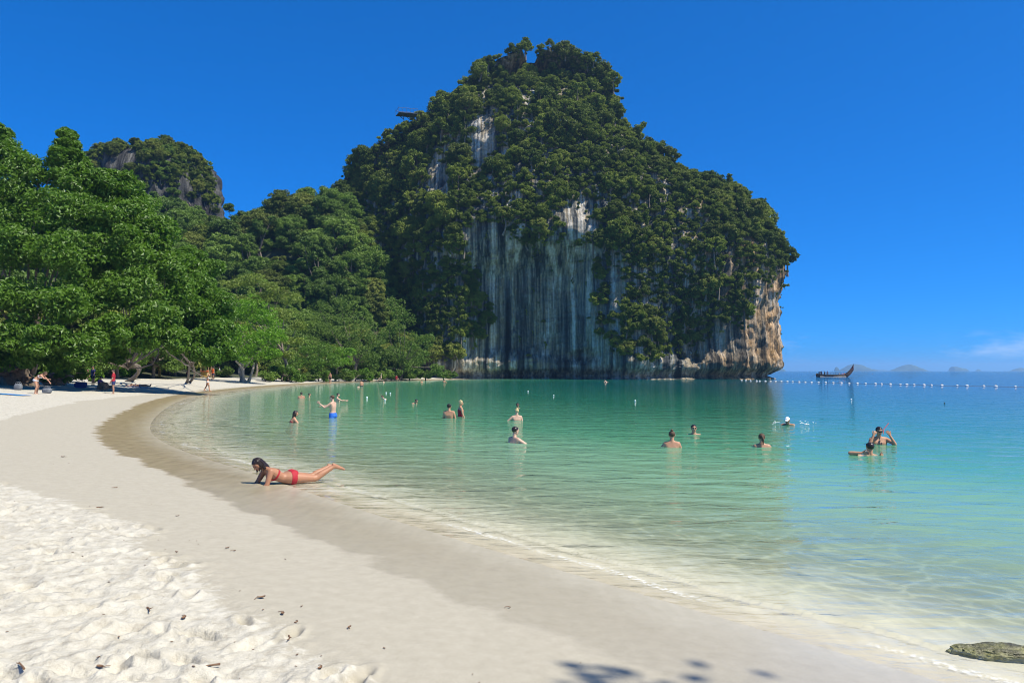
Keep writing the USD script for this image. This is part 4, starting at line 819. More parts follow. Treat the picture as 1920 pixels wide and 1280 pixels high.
        if wname == 'top':
            ms = [slab(grow(T2, 0.004 * h), C, c0, -0.028, -0.008)] + [slab(hull((b[0], b[1] + 0.005 * h), (c0 + L(C, 0, 0.01, 0.02), 0.055 * h)), C, c0, -0.03, 0.035) for b in bust]
            ms += [hull((b[0] + L(C, 0, 0.015, 0.025), 0.004 * h), (nk + L(C, np.sign(np.dot(b[0] - c0, C[:, 0])) * 0.028, 0.02, 0.0), 0.004 * h)) for b in bust]
            ms += [hull((nk + L(C, 0.03, 0.015, 0.0), 0.0045 * h), (nk + L(C, 0.02, -0.028, 0.006), 0.0045 * h)), hull((nk + L(C, -0.03, 0.015, 0.0), 0.0045 * h), (nk + L(C, -0.02, -0.028, 0.006), 0.0045 * h)), hull((nk + L(C, 0.02, -0.028, 0.006), 0.0045 * h), (nk + L(C, -0.02, -0.028, 0.006), 0.0045 * h))]
            obj('bikini_top', put(add(ms)), cl, t, smooth=40)
        if wname in ('shirt', 'vest', 'swimsuit'):
            e = {'shirt': 0.012, 'vest': 0.03, 'swimsuit': 0.004}[wname] * h
            ms = [grow(T1, e * 0.7), grow(T2, e), slab(grow(T3, e), C, c0, -0.2, 0.07 if wname != 'swimsuit' else 0.02)]
            if wname == 'swimsuit': ms[0] = slab(ms[0], B, p0, -0.06, 0.3)
            if wname == 'shirt': ms += [hull((sh[k], 0.036 * h + e), (sh[k] + joints[k][6] * 0.10 * h, 0.031 * h + e)) for k in (0, 1)]
            obj({'shirt': 'shirt', 'vest': 'life_vest', 'swimsuit': 'swimsuit'}[wname], put(add(ms)), cl, t, smooth=40)
        if wname == 'sarong':
            obj('towel_wrap', put(add([grow(T2, 0.02 * h), grow(T1, 0.018 * h), hull((hips[0], 0.08 * h), (hips[1], 0.08 * h), (p0 + L(B, 0.05, 0, -0.2), 0.07 * h), (p0 + L(B, -0.05, 0, -0.2), 0.07 * h))])), cl, t, smooth=40)
    return t, joints, R

def top_of_head(torso, h):
    B, C, Hd = (rotx(math.radians(a)) for a in torso)
    return (0.10 * B[2, 2] + 0.105 * C[2, 2] + C @ [0, -0.004, 0.122] @ [0, 0, 1] + 0.012 * Hd[2, 1] + 0.078 * Hd[2, 2] + 0.068) * h
def in_water(name, label, px, py_water, py_head, yaw, h=1.72, torso=(0, 0, 0), group='bathers in the bay', **kw):
    p = onz(px, py_water); above = (py_water - py_head) / FPX * p[1]
    return person(name, label, 'person', h, (p[0], p[1], above - top_of_head(torso, h)), math.radians(yaw), torso, group=group, **kw)
def on_sand(name, label, px, py, yaw, h=1.7, group='people on the beach', lift=0.525, **kw):
    g_ = ground_at(px, py); return person(name, label, 'person', h, g_ + [0, 0, lift * h], math.radians(yaw), group=group, **kw)
DOWN = (((.25, .15, -1), (.1, .5, -1)), ((-.25, .15, -1), (-.1, .5, -1)))
FLOAT = (((.7, .5, -.75), (.5, .9, -.25)), ((-.7, .5, -.75), (-.5, .9, -.25)))

# the woman lying at the edge of the water
wy = math.degrees(math.atan2(0.80, -0.60))
g0 = ground_at(545, 906); hh = 1.64
f_ = np.array([-0.80, -0.60])
person('person', 'woman in a red bikini lying on her elbows at the waterline, feet raised', 'person', hh, (g0[0], g0[1], max(g0[2], 0) + 0.10), math.atan2(-f_[0], f_[1]), torso=(88, 60, 44),
       arms=(((.12, .50, -.9), (-.25, 1, -.06)), ((-.12, .34, -1), (.18, 1, -.06))), legs=(((.12, -1, -.09), (.05, -.92, .40)), ((-.03, -1, -.10), (-.02, -.86, .48))), feet=((0, -.75, -.25), (0, -.8, -.45)), head_yaw=0.25,
       skin='skin_bronze', hair='hair_dark', style='long', wear=(('bottom', 'cloth_red'), ('top', 'cloth_red')), female=True, palms=((0, 0, -1), (0, 0, -1)), curl=0.12, strands=90)
# standing in the shallows, arms stretched to the left
in_water('person', 'pale bearded man in bright blue swim trunks reaching both arms out', 624, 783, 741, 78, 1.78, (0, 2, 4), group=None, arms=(((-.05, .9, -.42), (-.1, 1, .06)), ((-.35, .75, -.55), (-.35, .8, .72))), palms=((0, 0, -1), (1, 0, 0)),
         skin='skin_pale', hair='hair_brown', wear=(('trunks', 'cloth_blue'),), curl=0.7)
t_, j_, R_ = in_water('person', 'man half hidden behind the man in blue trunks, holding a dark swim fin', 632, 753, 737, -75, 1.75, (0, 4, 8), group=None, arms=(((.1, .9, -.45), (.0, 1, .0)), ((-.2, .5, -.8), (0, 1, -.2))), skin='skin_pale', hair='hair_dark', wear=(('trunks', 'cloth_navy'),))
in_water('person', 'woman in a red bikini crouching in the water left of the man in blue trunks', 543, 792, 770, -65, 1.66, (15, 25, 5), group=None, female=True, style='long', hair='hair_dark', skin='skin_tan', wear=(('top', 'cloth_red'), ('bottom', 'cloth_red')), arms=FLOAT)
in_water('person', 'dark-haired bather seen from behind left of the standing man', 565, 747, 735, 20, 1.72, group=None, skin='skin_brown', arms=DOWN, wear=(('trunks', 'cloth_black'),))
in_water('person', 'bather up to the neck beside the dark-haired bather', 580, 744, 737, -60, 1.7, group=None, skin='skin_tan', arms=FLOAT)
in_water('person', 'broad-shouldered man with bare back next to the blond woman', 842, 784, 757, -14, 1.82, group=None, skin='skin_tan', hair='hair_dark', arms=DOWN, wear=(('trunks', 'cloth_black'),))
in_water('person', 'woman with blond curls in a red swimsuit beside the broad-backed man', 863, 781, 751, -70, 1.68, (0, 3, 0), group=None, female=True, skin='skin_tan', hair='hair_blond', style='curly', wear=(('swimsuit', 'cloth_red'),), arms=DOWN)
in_water('person', 'swimmer in a black diving mask just behind the fair-haired bather', 972, 764, 755, 170, 1.7, (30, 20, 10), group=None, skin='skin_brown', headgear='mask', arms=FLOAT)
in_water('person', 'fair-haired bather with a bun and bare shoulders before the masked swimmer', 969, 788, 766, 10, 1.68, group=None, female=True, skin='skin_pale', hair='hair_blond', style='bun', arms=(((.3, -.1, -1), (.3, .5, -.8)), ((-.9, .1, -.75), (-.9, .3, -.3))), wear=(('bottom', 'cloth_black'),))
in_water('person', 'short-haired man chest deep looking to the right in the middle of the bay', 963, 830, 800, -55, 1.8, (0, 6, 2), group=None, skin='skin_pale', hair='hair_dark', arms=(((.6, .7, -.55), (.1, 1, -.12)), ((-.4, .3, -.9), (0, .8, -.5))), wear=(('trunks', 'cloth_navy'),))
in_water('person', 'woman with a high dark topknot seen from behind, tanned shoulders', 1260, 838, 808, -12, 1.68, (0, 4, 0), group=None, female=True, skin='skin_tan', hair='hair_brown', style='bun', arms=(((.4, .3, -1), (.4, .6, -.5)), ((-.7, .2, -.85), (-.8, .6, -.3))), wear=(('bottom', 'cloth_black'),))
in_water('person', 'man in sunglasses up to his neck facing the shore', 1301, 814, 796, 178, 1.76, (0, 0, -4), group=None, skin='skin_tan', hair='hair_dark', glasses=True, arms=FLOAT)
in_water('person', 'woman with brown hair pinned up at the back and a fallen strand', 1429, 838, 813, -10, 1.68, (0, 6, 4), group=None, female=True, skin='skin_tan', hair='hair_brown', style='pony', arms=FLOAT, wear=(('top', 'cloth_black'),))
in_water('person', 'swimmer in a white cap splashing near the edge of the reflection', 1481, 795, 781, 150, 1.74, (70, 60, 15), group=None, skin='skin_brown', headgear='cap', arms=FLOAT, legs=(((.1, -1, -.2), (0, -1, -.1)), ((-.1, -1, -.25), (0, -1, -.15))), feet=((0, -1, -.2), (0, -1, -.2)))
in_water('person', 'swimmer adjusting a diving mask with both hands, snorkel raised', 1648, 832, 800, 174, 1.75, (0, 0, 10), group=None, skin='skin_tan', headgear='snorkel', arms=(((.45, .75, -.35), (-.45, -.1, .85)), ((-.45, .75, -.35), (.45, -.1, .85))), palms=((0, -1, 0), (0, -1, 0)), curl=0.6)
in_water('person', 'man with elbows spread and hands behind his neck in front of the snorkeller', 1630, 852, 829, 4, 1.78, (0, -4, -4), group=None, skin='skin_tan', hair='hair_dark', arms=(((1, .1, -.12), (-.75, -.35, .25)), ((-.85, .1, .3), (.7, -.45, .05))), curl=0.5)
# swimmers further out
in_water('person', 'dark head of a swimmer right of the drifting white specks', 767, 756, 748, -120, 1.7, (75, 60, 20), group=None, skin='skin_brown', arms=FLOAT, legs=(((.1, -1, -.2), (0, -1, -.1)), ((-.1, -1, -.25), (0, -1, -.15))), feet=((0, -1, -.2), (0, -1, -.2)), fine=False)
in_water('person', 'pinkish swimmer with only the head above water beside the dark swimmer', 731, 748, 741, 120, 1.7, (75, 60, 20), group=None, skin='skin_pale', hair='hair_brown', arms=FLOAT, legs=(((.1, -1, -.2), (0, -1, -.1)), ((-.1, -1, -.25), (0, -1, -.15))), feet=((0, -1, -.2), (0, -1, -.2)), fine=False)
in_water('person', 'bather wading waist deep off the tip of the sand', 678, 724, 712, 30, 1.7, group=None, skin='skin_tan', fine=False, wear=(('trunks', 'cloth_black'),))
in_water('person', 'child crouching in the water just in front of the wading bather', 672, 726, 722, 30, 1.1, group=None, skin='skin_pale', fine=False, arms=FLOAT)
in_water('person', 'pale swimmer leaning in the shallows at the very tip of the sand', 723, 717, 713, 90, 1.6, (60, 50, 10), group=None, skin='skin_pale', fine=False, arms=FLOAT)
in_water('person', 'far swimmer with dark hair under the shaded trees', 791, 717, 712, 60, 1.7, group=None, skin='skin_tan', fine=False, arms=FLOAT)
in_water('person', 'far swimmer with a reddish back under the cliff foot', 833, 717, 711, 0, 1.7, group=None, skin='skin_tan', hair='hair_brown', fine=False, arms=FLOAT)
in_water('person', 'lone swimmer with reddish shoulders close under the cliff wall', 1139, 716.5, 711.5, 60, 1.7, (70, 50, 10), group=None, skin='skin_pale', hair='hair_brown', fine=False, arms=FLOAT)
# on the sand
WALK = dict(legs=(((.04, .35, -1), (.02, .12, -1)), ((-.04, -.25, -1), (-.02, -.5, -.9))))
on_sand('person', 'woman walking along the far waterline with a hand at her hair', 389, 733, -70, 1.68, None, female=True, skin='skin_tan', hair='hair_blond', style='long', arms=(((.5, .4, .3), (-.6, .1, .6)), ((-.2, .1, -1), (-.1, .3, -1))), wear=(('bottom', 'cloth_white'), ('top', 'cloth_white')), **WALK)
on_sand('person', 'man in a red shirt and dark shorts standing in the tree shade', 212, 738, 115, 1.74, None, skin='skin_brown', wear=(('shirt', 'cloth_red'), ('trunks', 'cloth_navy')), arms=DOWN)
on_sand('person', 'woman in a white bikini bending forward beside the bags', 67, 738, -80, 1.68, None, 0.50, female=True, torso=(25, 62, 50), skin='skin_tan', hair='hair_brown', style='long', wear=(('bottom', 'cloth_white'), ('top', 'cloth_white')), arms=(((.15, .7, -.7), (.05, .9, -.1)), ((-.15, .6, -.8), (-.05, .6, -.7))), legs=(((.10, .30, -1), (.04, -.25, -1)), ((-.10, .22, -1), (-.04, -.2, -1))))
on_sand('person', 'person wrapped in a pink towel standing at the edge of the bushes', 163, 711, 170, 1.66, None, female=True, skin='skin_pale', hair='hair_blond', wear=(('sarong', 'cloth_pink'),), arms=DOWN)
SIT = dict(legs=(((.2, .9, .35), (.1, .45, -.9)), ((-.2, .9, .3), (-.1, .4, -.95))), lift=0.085)
on_sand('person', 'person in a purple top sitting in the shade left of the red shirt', 187, 727, -40, 1.7, None, torso=(-10, 8, 10), skin='skin_brown', wear=(('shirt', 'cloth_purple'), ('trunks', 'cloth_black')), arms=(((.3, .7, -.7), (-.3, .8, -.3)), ((-.3, .7, -.7), (.3, .8, -.3))), **SIT)
on_sand('person', 'dark figure standing half in shade behind the seated person', 174, 722, 150, 1.68, None, skin='skin_brown', wear=(('shirt', 'cloth_navy'), ('trunks', 'cloth_black')), arms=DOWN)
def lying(name, label, px, py, yaw, h, **kw):
    g_ = ground_at(px, py)
    return person(name, label, 'person', h, g_ + [0, 0, 0.10 * h], math.radians(yaw), torso=(-86, -84, -78), arms=(((.5, -.8, -.1), (.2, -1, -.05)), ((-.4, .9, -.05), (-.3, 1, .0))), legs=(((.12, 1, -.08), (.05, 1, -.05)), ((-.12, 1, .12), (-.05, 1, -.25))), feet=((.1, .3, 1), (-.1, .3, 1)), **kw)
lying('person', 'sunbather lying on a striped towel between the red shirt and the pavilion', 262, 726, -75, 1.68, skin='skin_tan', female=True, hair='hair_dark', wear=(('bottom', 'cloth_navy'), ('top', 'cloth_navy')))
lying('person', 'sunbather stretched out on the far sand in front of the bushes, head to the left', 523, 711, -85, 1.7, skin='skin_brown', hair='hair_dark', wear=(('trunks', 'cloth_black'),), fine=False)
lying('person', 'second sunbather lying at the feet of the first on the far sand', 538, 712, -80, 1.68, skin='skin_tan', hair='hair_brown', female=True, wear=(('bottom', 'cloth_red'),), fine=False)
on_sand('person', 'person in an orange life vest standing by the wooden kiosk', 399, 711, 160, 1.74, None, skin='skin_brown', wear=(('vest', 'cloth_orange'), ('trunks', 'cloth_navy')), arms=DOWN, fine=False)
on_sand('person', 'person in pale clothes right of the orange life vest', 411, 707, 120, 1.66, None, skin='skin_tan', wear=(('shirt', 'cloth_white'), ('trunks', 'cloth_black')), arms=DOWN, fine=False)
on_sand('person', 'bather with teal wrap holding a hand to the face by the far bushes', 521, 706, 150, 1.7, None, skin='skin_tan', wear=(('sarong', 'cloth_teal'),), arms=(((.4, .7, -.3), (-.4, .1, .8)), ((-.2, .1, -1), (0, .3, -1))), fine=False)
on_sand('person', 'pink-skinned bather with red bag standing before the dense low tree', 560, 709, 150, 1.72, None, skin='skin_pale', hair='hair_blond', wear=(('trunks', 'cloth_red'),), arms=DOWN, fine=False)
on_sand('person', 'man in black shorts standing where the far sand meets the water', 619, 718.5, 160, 1.76, None, skin='skin_tan', wear=(('trunks', 'cloth_black'),), arms=DOWN, fine=False)
on_sand('person', 'person in red sitting on the sand behind the man in black shorts', 612, 709.5, -30, 1.7, None, torso=(-5, 10, 8), skin='skin_brown', wear=(('shirt', 'cloth_red'),), fine=False, **SIT)
on_sand('person', 'person in red sitting at the dark end of the beach', 743, 712.3, -30, 1.7, None, torso=(-5, 10, 8), skin='skin_brown', wear=(('shirt', 'cloth_red'),), fine=False, **SIT)
on_sand('person', 'dark figure sitting in the shade left of the kiosk', 352, 706, 160, 1.7, None, torso=(0, 10, 8), skin='skin_brown', wear=(('shirt', 'cloth_pink'),), fine=False, **SIT)
on_sand('person', 'pale figure sitting in the shade right of the rooted bright tree', 715, 711.5, 100, 1.7, None, torso=(0, 10, 8), skin='skin_pale', wear=(('trunks', 'cloth_black'),), fine=False, **SIT)
# ------------------------------------------------------------------ boats, floats, islands
for nm, c, r, b in (('hull_wood', (0.045, 0.022, 0.016), 0.55, 0.0), ('pale_wood', (0.38, 0.27, 0.15), 0.8, 0.004), ('grey_wood', (0.30, 0.26, 0.21), 0.85, 0.01), ('float_white', (0.78, 0.78, 0.75), 0.45, 0.0), ('rope_grey', (0.35, 0.33, 0.28), 0.9, 0.0),
                    ('steel_dark', (0.045, 0.05, 0.06), 0.5, 0.0), ('orange_plastic', (0.80, 0.17, 0.02), 0.45, 0.0), ('white_paint', (0.75, 0.75, 0.72), 0.5, 0.0), ('red_paint', (0.42, 0.03, 0.02), 0.5, 0.0), ('thatch', (0.46, 0.40, 0.30), 0.95, 0.02),
                    ('ochre_board', (0.50, 0.32, 0.08), 0.7, 0.0), ('bag_blue', (0.02, 0.035, 0.15), 0.7, 0.0), ('bag_grey', (0.13, 0.14, 0.15), 0.7, 0.0), ('towel_blue', (0.02, 0.16, 0.42), 0.95, 0.002), ('dry_leaf', (0.17, 0.095, 0.05), 0.7, 0.0), ('root_wood', (0.19, 0.12, 0.08), 0.9, 0.02)):
    plain(nm, c, r, 0.25, 7.0, b)
mat('striped_towel', {'tc': ('texture_coordinate', {}), 'w': ('wave_texture', {'wave_type': 'bands', 'bands_direction': 'x', 'scale': 3.0}), 'r': ('rgb_ramp', {'ramp': [(0.45, (0.10, 0.13, 0.30)), (0.55, (0.62, 0.60, 0.58))]}), 'p': ('principled_bsdf', {'roughness': 0.95})},
    [('tc.object', 'w.vector'), ('w.fac', 'r.fac'), ('r.color', 'p.base_color')], 'p.BSDF')
mat('mossy_rock', {'g': ('geometry', {}), 'n': ('noise_texture', {'scale': 5.0, 'detail': 6.0, 'roughness': 0.65}), 'n2': ('noise_texture', {'scale': 30.0, 'detail': 5.0}), 'r': ('rgb_ramp', {'ramp': [(0.3, (0.035, 0.03, 0.016)), (0.46, (0.10, 0.095, 0.04)), (0.56, (0.17, 0.165, 0.06)), (0.68, (0.06, 0.055, 0.03))]}),
                   'b': ('bump', {'strength': 1.0, 'distance': 0.02}), 'p': ('principled_bsdf', {'roughness': 0.55})}, [('g.position', 'n.vector'), ('g.position', 'n2.vector'), ('n.fac', 'r.fac'), ('r.color', 'p.base_color'), ('n2.fac', 'b.height'), ('b.normal', 'p.normal')], 'p.BSDF')
def box(c, s, rot=0.0):
    b = trimesh.creation.box(s); 
    if rot: b.apply_transform(trimesh.transformations.rotation_matrix(rot, [0, 0, 1]))
    b.apply_translation(c); return (np.array(b.vertices), np.array(b.faces))
def rod(a, b, r, sides=6): return tube([a, (np.asarray(a, float) + b) / 2, b], r, sides)

bY = 236.0; bx0 = at(1531, 706, bY)[0]; bx1 = at(1601, 706, bY)[0]; BL = bx1 - bx0
boat = thing('longtail_boat', 'dark wooden longtail boat with high curved prow passing outside the line of floats', 'boat', ((bx0 + bx1) / 2, bY, 0))
u = np.linspace(0, 1, 40); half = 0.95 * np.sin(np.pi * np.clip(u * 0.86 + 0.12, 0, 1)) ** 0.7 * (1 - sstep(0.80, 1.0, u) * 0.93)
gun = 0.75 + 0.35 * (1 - sstep(0.0, 0.25, u)) + 3.5 * np.clip((u - 0.70) / 0.30, 0, 1) ** 2.1; keel = -0.35 + 2.6 * np.clip((u - 0.74) / 0.26, 0, 1) ** 1.9
xs = (u - 0.5) * BL; ring = []
for w_, zr in ((0.0, 0.0), (0.55, 0.18), (0.85, 0.5), (1.0, 1.0), (0.92, 1.0), (0.75, 0.55), (0.45, 0.3), (0.0, 0.2)):
    ring.append(np.stack([xs, half * w_, keel + (gun - keel) * zr], -1))
prof = ring + [r * [1, -1, 1] for r in ring[-2:0:-1]]
Pb = np.stack(prof, 1); nr = Pb.shape[1]
fi, fj = np.meshgrid(np.arange(39), np.arange(nr), indexing='ij')
hf = np.stack([fi * nr + fj, fi * nr + (fj + 1) % nr, (fi + 1) * nr + (fj + 1) % nr, (fi + 1) * nr + fj], -1).reshape(-1, 4)
hv = np.vstack([Pb.reshape(-1, 3), Pb[0].mean(0), Pb[-1].mean(0)])
hf = np.vstack([hf[:, [0, 1, 2]], hf[:, [0, 2, 3]], [[(k + 1) % nr, k, len(hv) - 2] for k in range(nr)], [[39 * nr + k, 39 * nr + (k + 1) % nr, len(hv) - 1] for k in range(nr)]])
hull_ = obj('hull', (hv, hf), 'hull_wood', boat, smooth=30)
for sgn in (1, -1): obj('gunwale', tube(np.stack([xs, sgn * (half + 0.02), gun], -1), 0.05, 6), 'hull_wood', boat)
for sgn in (1, -1): obj('waterline_stripe', tube(np.stack([xs[3:31], sgn * (half[3:31] * 0.80 + 0.05), np.full(28, 0.13)], -1), 0.05, 5), 'white_paint', boat)
for k in (10, 16, 22, 27): obj('bench', box((xs[k], 0, 0.52), (0.3, half[k] * 1.7, 0.05)), 'pale_wood', boat)
obj('engine', join([box((xs[2] + 0.5, 0, 1.45), (0.75, 0.45, 0.5)), rod((xs[2] + 0.5, 0, 1.2), (xs[2] + 0.5, 0, 0.7), 0.08)]), 'steel_dark', boat)
obj('tail_shaft', rod((xs[2] + 0.4, 0, 1.35), (xs[0] - 1.9, 0, 0.05), 0.05), 'steel_dark', boat)
obj('tiller', rod((xs[2] + 0.7, 0, 1.6), (xs[6] + 0.4, 0, 1.9), 0.035), 'steel_dark', boat)
for sgn in (1, -1): obj('canopy_rail', rod((xs[9], sgn * 0.75, 1.35), (xs[24], sgn * 0.72, 1.25), 0.045), 'hull_wood', boat)
for k in (9, 14, 19, 24):
    for sgn in (1, -1): obj('canopy_post', rod((xs[k], sgn * 0.72, 0.7), (xs[k], sgn * 0.72, 1.34), 0.035), 'hull_wood', boat)
obj('prow_ribbon', tube([(xs[38], 0, gun[38] - 0.2), (xs[38] + 0.06, 0, gun[38] - 0.6), (xs[37], 0, gun[37] - 0.6)], 0.13, 7), 'cloth_red', boat)
bc = np.array([(bx0 + bx1) / 2, bY, 0])
for k, (lab, xk, st, cl, sk) in enumerate([('boatman in dark clothes standing at the engine of the longtail boat', xs[5], True, 'cloth_navy', 'skin_brown'), ('second man standing behind the boatman in the longtail boat', xs[8] + 0.2, True, 'cloth_black', 'skin_brown'), ('passenger standing near the middle of the longtail boat, leaning on the rail', xs[11], True, 'cloth_purple', 'skin_brown'),
                                            ('passenger in white seated third from the prow of the longtail boat', xs[24], False, 'cloth_white', 'skin_tan'), ('passenger in pink seated second from the prow of the longtail boat', xs[26] + 0.1, False, 'cloth_pink', 'skin_pale'), ('passenger in orange seated nearest the prow of the longtail boat', xs[29], False, 'cloth_orange', 'skin_tan')]):
    person('person', lab, 'person', 1.7, bc + [xk, 0.1 if k % 2 else -0.2, 0.25 + 0.525 * 1.7 if st else 0.62], -1.57, arms=DOWN, skin=sk, wear=(('shirt', cl), ('trunks', 'cloth_black')), fine=False, group=None, legs=(((.05, .02, -1), (.03, -.03, -1)), ((-.05, -.02, -1), (-.03, -.05, -1))) if st else (((.15, .9, -.1), (.05, .1, -1)), ((-.15, .9, -.1), (-.05, .1, -1))))

fp_ = prototype('float_kind')
fv = trimesh.creation.icosphere(2, 0.21); fv.apply_scale([1.0, 0.72, 0.5]); obj('shell', fv, 'float_white', fp_, smooth=True)
cv = trimesh.creation.torus(0.140, 0.020, 20, 8); cv.apply_transform(trimesh.transformations.rotation_matrix(math.pi / 2, [0, 1, 0])); obj('collar', cv, 'rope_grey', fp_, smooth=True)
fx = [38, 66, 97, 138, 158, 196, 230, 264, 302, 342, 378, 421, 462, 504, 550, 598, 648, 702, 754, 810, 864, 930, 971, 1030, 1095, 1138, 1187, 1254, 1304, 1373, 1474, 1540, 1652, 1733, 1863, 1960, 2060]
fy = [188, 189, 190, 191, 191.5, 192, 193, 193.5, 194.5, 195.5, 196.5, 198, 199, 200, 201, 202.2, 203.4, 204.8, 206, 207.3, 208.5, 210, 211, 212.7, 214.4, 215.4, 216.5, 218, 219, 220.5, 222, 223.3, 225, 226.4, 228.5, 230, 231.6]
line_pts = []
for k, (a, b) in enumerate(zip(fx, fy)):
    p = onz(1380 + a / 3.556, 660 + b / 3.556, 0.05); line_pts.append(p)
    zone = 'before the cliff foot' if a < 310 else 'below the passing boat' if a < 800 else 'right of the boat' if a < 1400 else 'near the right edge'
    copy_of(fp_, 'float', f'white plastic float on the swimming line {zone}', 'float', p, 0.35 + 0.1 * math.sin(k * 7.0), 1.0 + 0.12 * math.sin(k * 3.1), f'floats {zone}')
lp = np.array(line_pts); lp[:, 2] = 0.012
tag(obj('swim_line', tube(lp, 0.016, 5), 'rope_grey'), 'thin rope of the swimming line joining the white floats', 'rope')
for px, py, lab, m_, s in [(1636, 701, 'small mooring buoy right of the longtail boat', 'orange_plastic', 1.9), (1596, 748, 'single small white buoy left of the snorkeller further out', 'float_white', 0.7), (1771, 755, 'small dark buoy alone in the open water at the right', 'steel_dark', 0.5), (1191, 751, 'white buoy alone in the reflection of the cliff', 'float_white', 0.75),
                           (688, 745, 'white buoy lying flat between the standing man and the swimmers', 'float_white', 0.9), (724, 736, 'left one of two white buoys close together off the far beach', 'float_white', 0.75), (732, 737, 'right one of two white buoys close together off the far beach', 'float_white', 0.75), (722, 749, 'tiny white buoy just left of the pinkish swimmer', 'float_white', 0.7), (990, 733, 'tiny white buoy below the striped wall, left of the pair in the reflection', 'float_white', 0.8), (1038, 741, 'tiny white buoy below the striped wall, nearer the bathers', 'float_white', 0.65)]:
    s *= 0.38; p = onz(px, py, 0.02); t = thing('buoy', lab, 'buoy', p)
    b = trimesh.creation.icosphere(2, 0.22 * s); b.apply_scale([1, 1, 0.7]); obj('ball', b, m_, t, smooth=True); obj('eyelet', rod((0, 0, 0.17 * s), (0, 0, 0.27 * s), 0.03 * s), 'rope_grey', t)

def island(name, label, Y, x0, x1, tops, seed):
    """tops: (px, py) of the skyline"""
    tp = np.array([at(a, b, Y)[[0, 2]] for a, b in tops]); xa, xb = at(x0, 695, Y)[0], at(x1, 695, Y)[0]
    gx, gy = np.meshgrid(np.linspace(xa, xb, 70), np.linspace(-0.5, 0.5, 40), indexing='ij'); D = 0.7 * (xb - xa)
    env = np.interp(gx, np.r_[xa, tp[:, 0], xb], np.r_[-3, tp[:, 1], -3]); sh_ = np.clip(1 - (2 * gy) ** 2, 0, 1) ** 0.5
    z = env * sh_ + (xb - xa) * 0.05 * fb(gx, gy * D, 0, 26.0 / (xb - xa), 4, seed) * sh_ - 2 * (1 - sh_)
    c = (xa + xb) / 2
    V = np.stack([gx - c, gy * D, z], -1).reshape(-1, 3)
    t = thing(name, label, 'island', (c, Y, 0)); obj('forested_slopes', (V, grid_faces(70, 40)[:, ::-1]), 'far_forest', t, smooth=True)
island('island', 'wide forested island on the horizon behind the prow of the longtail boat', 5200, 1577, 1640, [(1583, 691), (1592, 685), (1600, 682.5), (1612, 683.5), (1622, 688), (1632, 692.5)], 1)
island('island', 'forested island with one round hump in the middle of the open horizon', 5200, 1672, 1735, [(1680, 692), (1690, 687), (1703, 683), (1712, 685), (1722, 690)], 2)
island('island', 'low steep-sided island right of the humped island', 5600, 1783, 1813, [(1785, 687.5), (1793, 687), (1803, 690), (1809, 690.5)], 3)
island('island', 'tiny rock islet between the steep island and the right edge', 6000, 1829, 1840, [(1833, 692), (1836, 692.3)], 4)
island('island', 'low island cut off by the right edge of the horizon', 5600, 1898, 1935, [(1905, 691.5), (1914, 689.5), (1922, 691), (1930, 692)], 5)
island('island', 'narrow rock stack standing behind the stern of the longtail boat', 4600, 1564, 1574, [(1566, 689), (1569, 687.5), (1572, 690)], 6)
island('island', 'small islet showing just past the right edge of the cliff', 5000, 1455, 1474, [(1460, 690), (1467, 690.5)], 7)
island('island', 'faint far low island between the two larger islands', 7800, 1630, 1672, [(1636, 691.8), (1646, 693.2), (1660, 693.8)], 8)

# ------------------------------------------------------------------ viewing platform on the ridge
pa, pb = at(745, 214, 178), at(780, 217, 180); ax = U(pb - pa); Lp = np.linalg.norm(pb - pa); sd = np.array([-ax[1], ax[0], 0])
pl = thing('viewing_platform', 'dark steel viewing platform with railing jutting from the left shoulder of the cliff', 'platform', pa)
obj('deck', join([rod(sd * k, ax * Lp + sd * k, 0.10, 4) for k in (-1.4, 1.4)] + [(np.array([sd * -1.4 + [0, 0, .05], ax * Lp + sd * -1.4 + [0, 0, .05], ax * Lp + sd * 1.4 + [0, 0, .05], sd * 1.4 + [0, 0, .05], sd * -1.4 - [0, 0, .1], ax * Lp + sd * -1.4 - [0, 0, .1], ax * Lp + sd * 1.4 - [0, 0, .1], sd * 1.4 - [0, 0, .1]]), np.array([[0, 1, 2, 3], [7, 6, 5, 4], [0, 4, 5, 1], [1, 5, 6, 2], [2, 6, 7, 3], [3, 7, 4, 0]]))]), 'steel_dark', pl)
for sdk in (-1.4, 1.4):
    obj('handrail', rod(sd * sdk + [0, 0, 1.2], ax * Lp + sd * sdk + [0, 0, 1.2], 0.045), 'steel_dark', pl)
    for k in np.linspace(0, 1, 6): obj('railing_post', rod(ax * Lp * k + sd * sdk, ax * Lp * k + sd * sdk + [0, 0, 1.25 if k else 1.5], 0.035), 'steel_dark', pl)
obj('end_rail', rod(sd * -1.4 + [0, 0, 1.2], sd * 1.4 + [0, 0, 1.2], 0.05), 'steel_dark', pl)
for k in (0.2, 0.55, 0.9): obj('support_beam', join([rod(ax * Lp * k + sd * s_ + [0, 0, -0.1], ax * Lp * (k + 0.15) + [0, 0, -1.3], 0.08) for s_ in (-1.1, 1.1)]), 'steel_dark', pl)

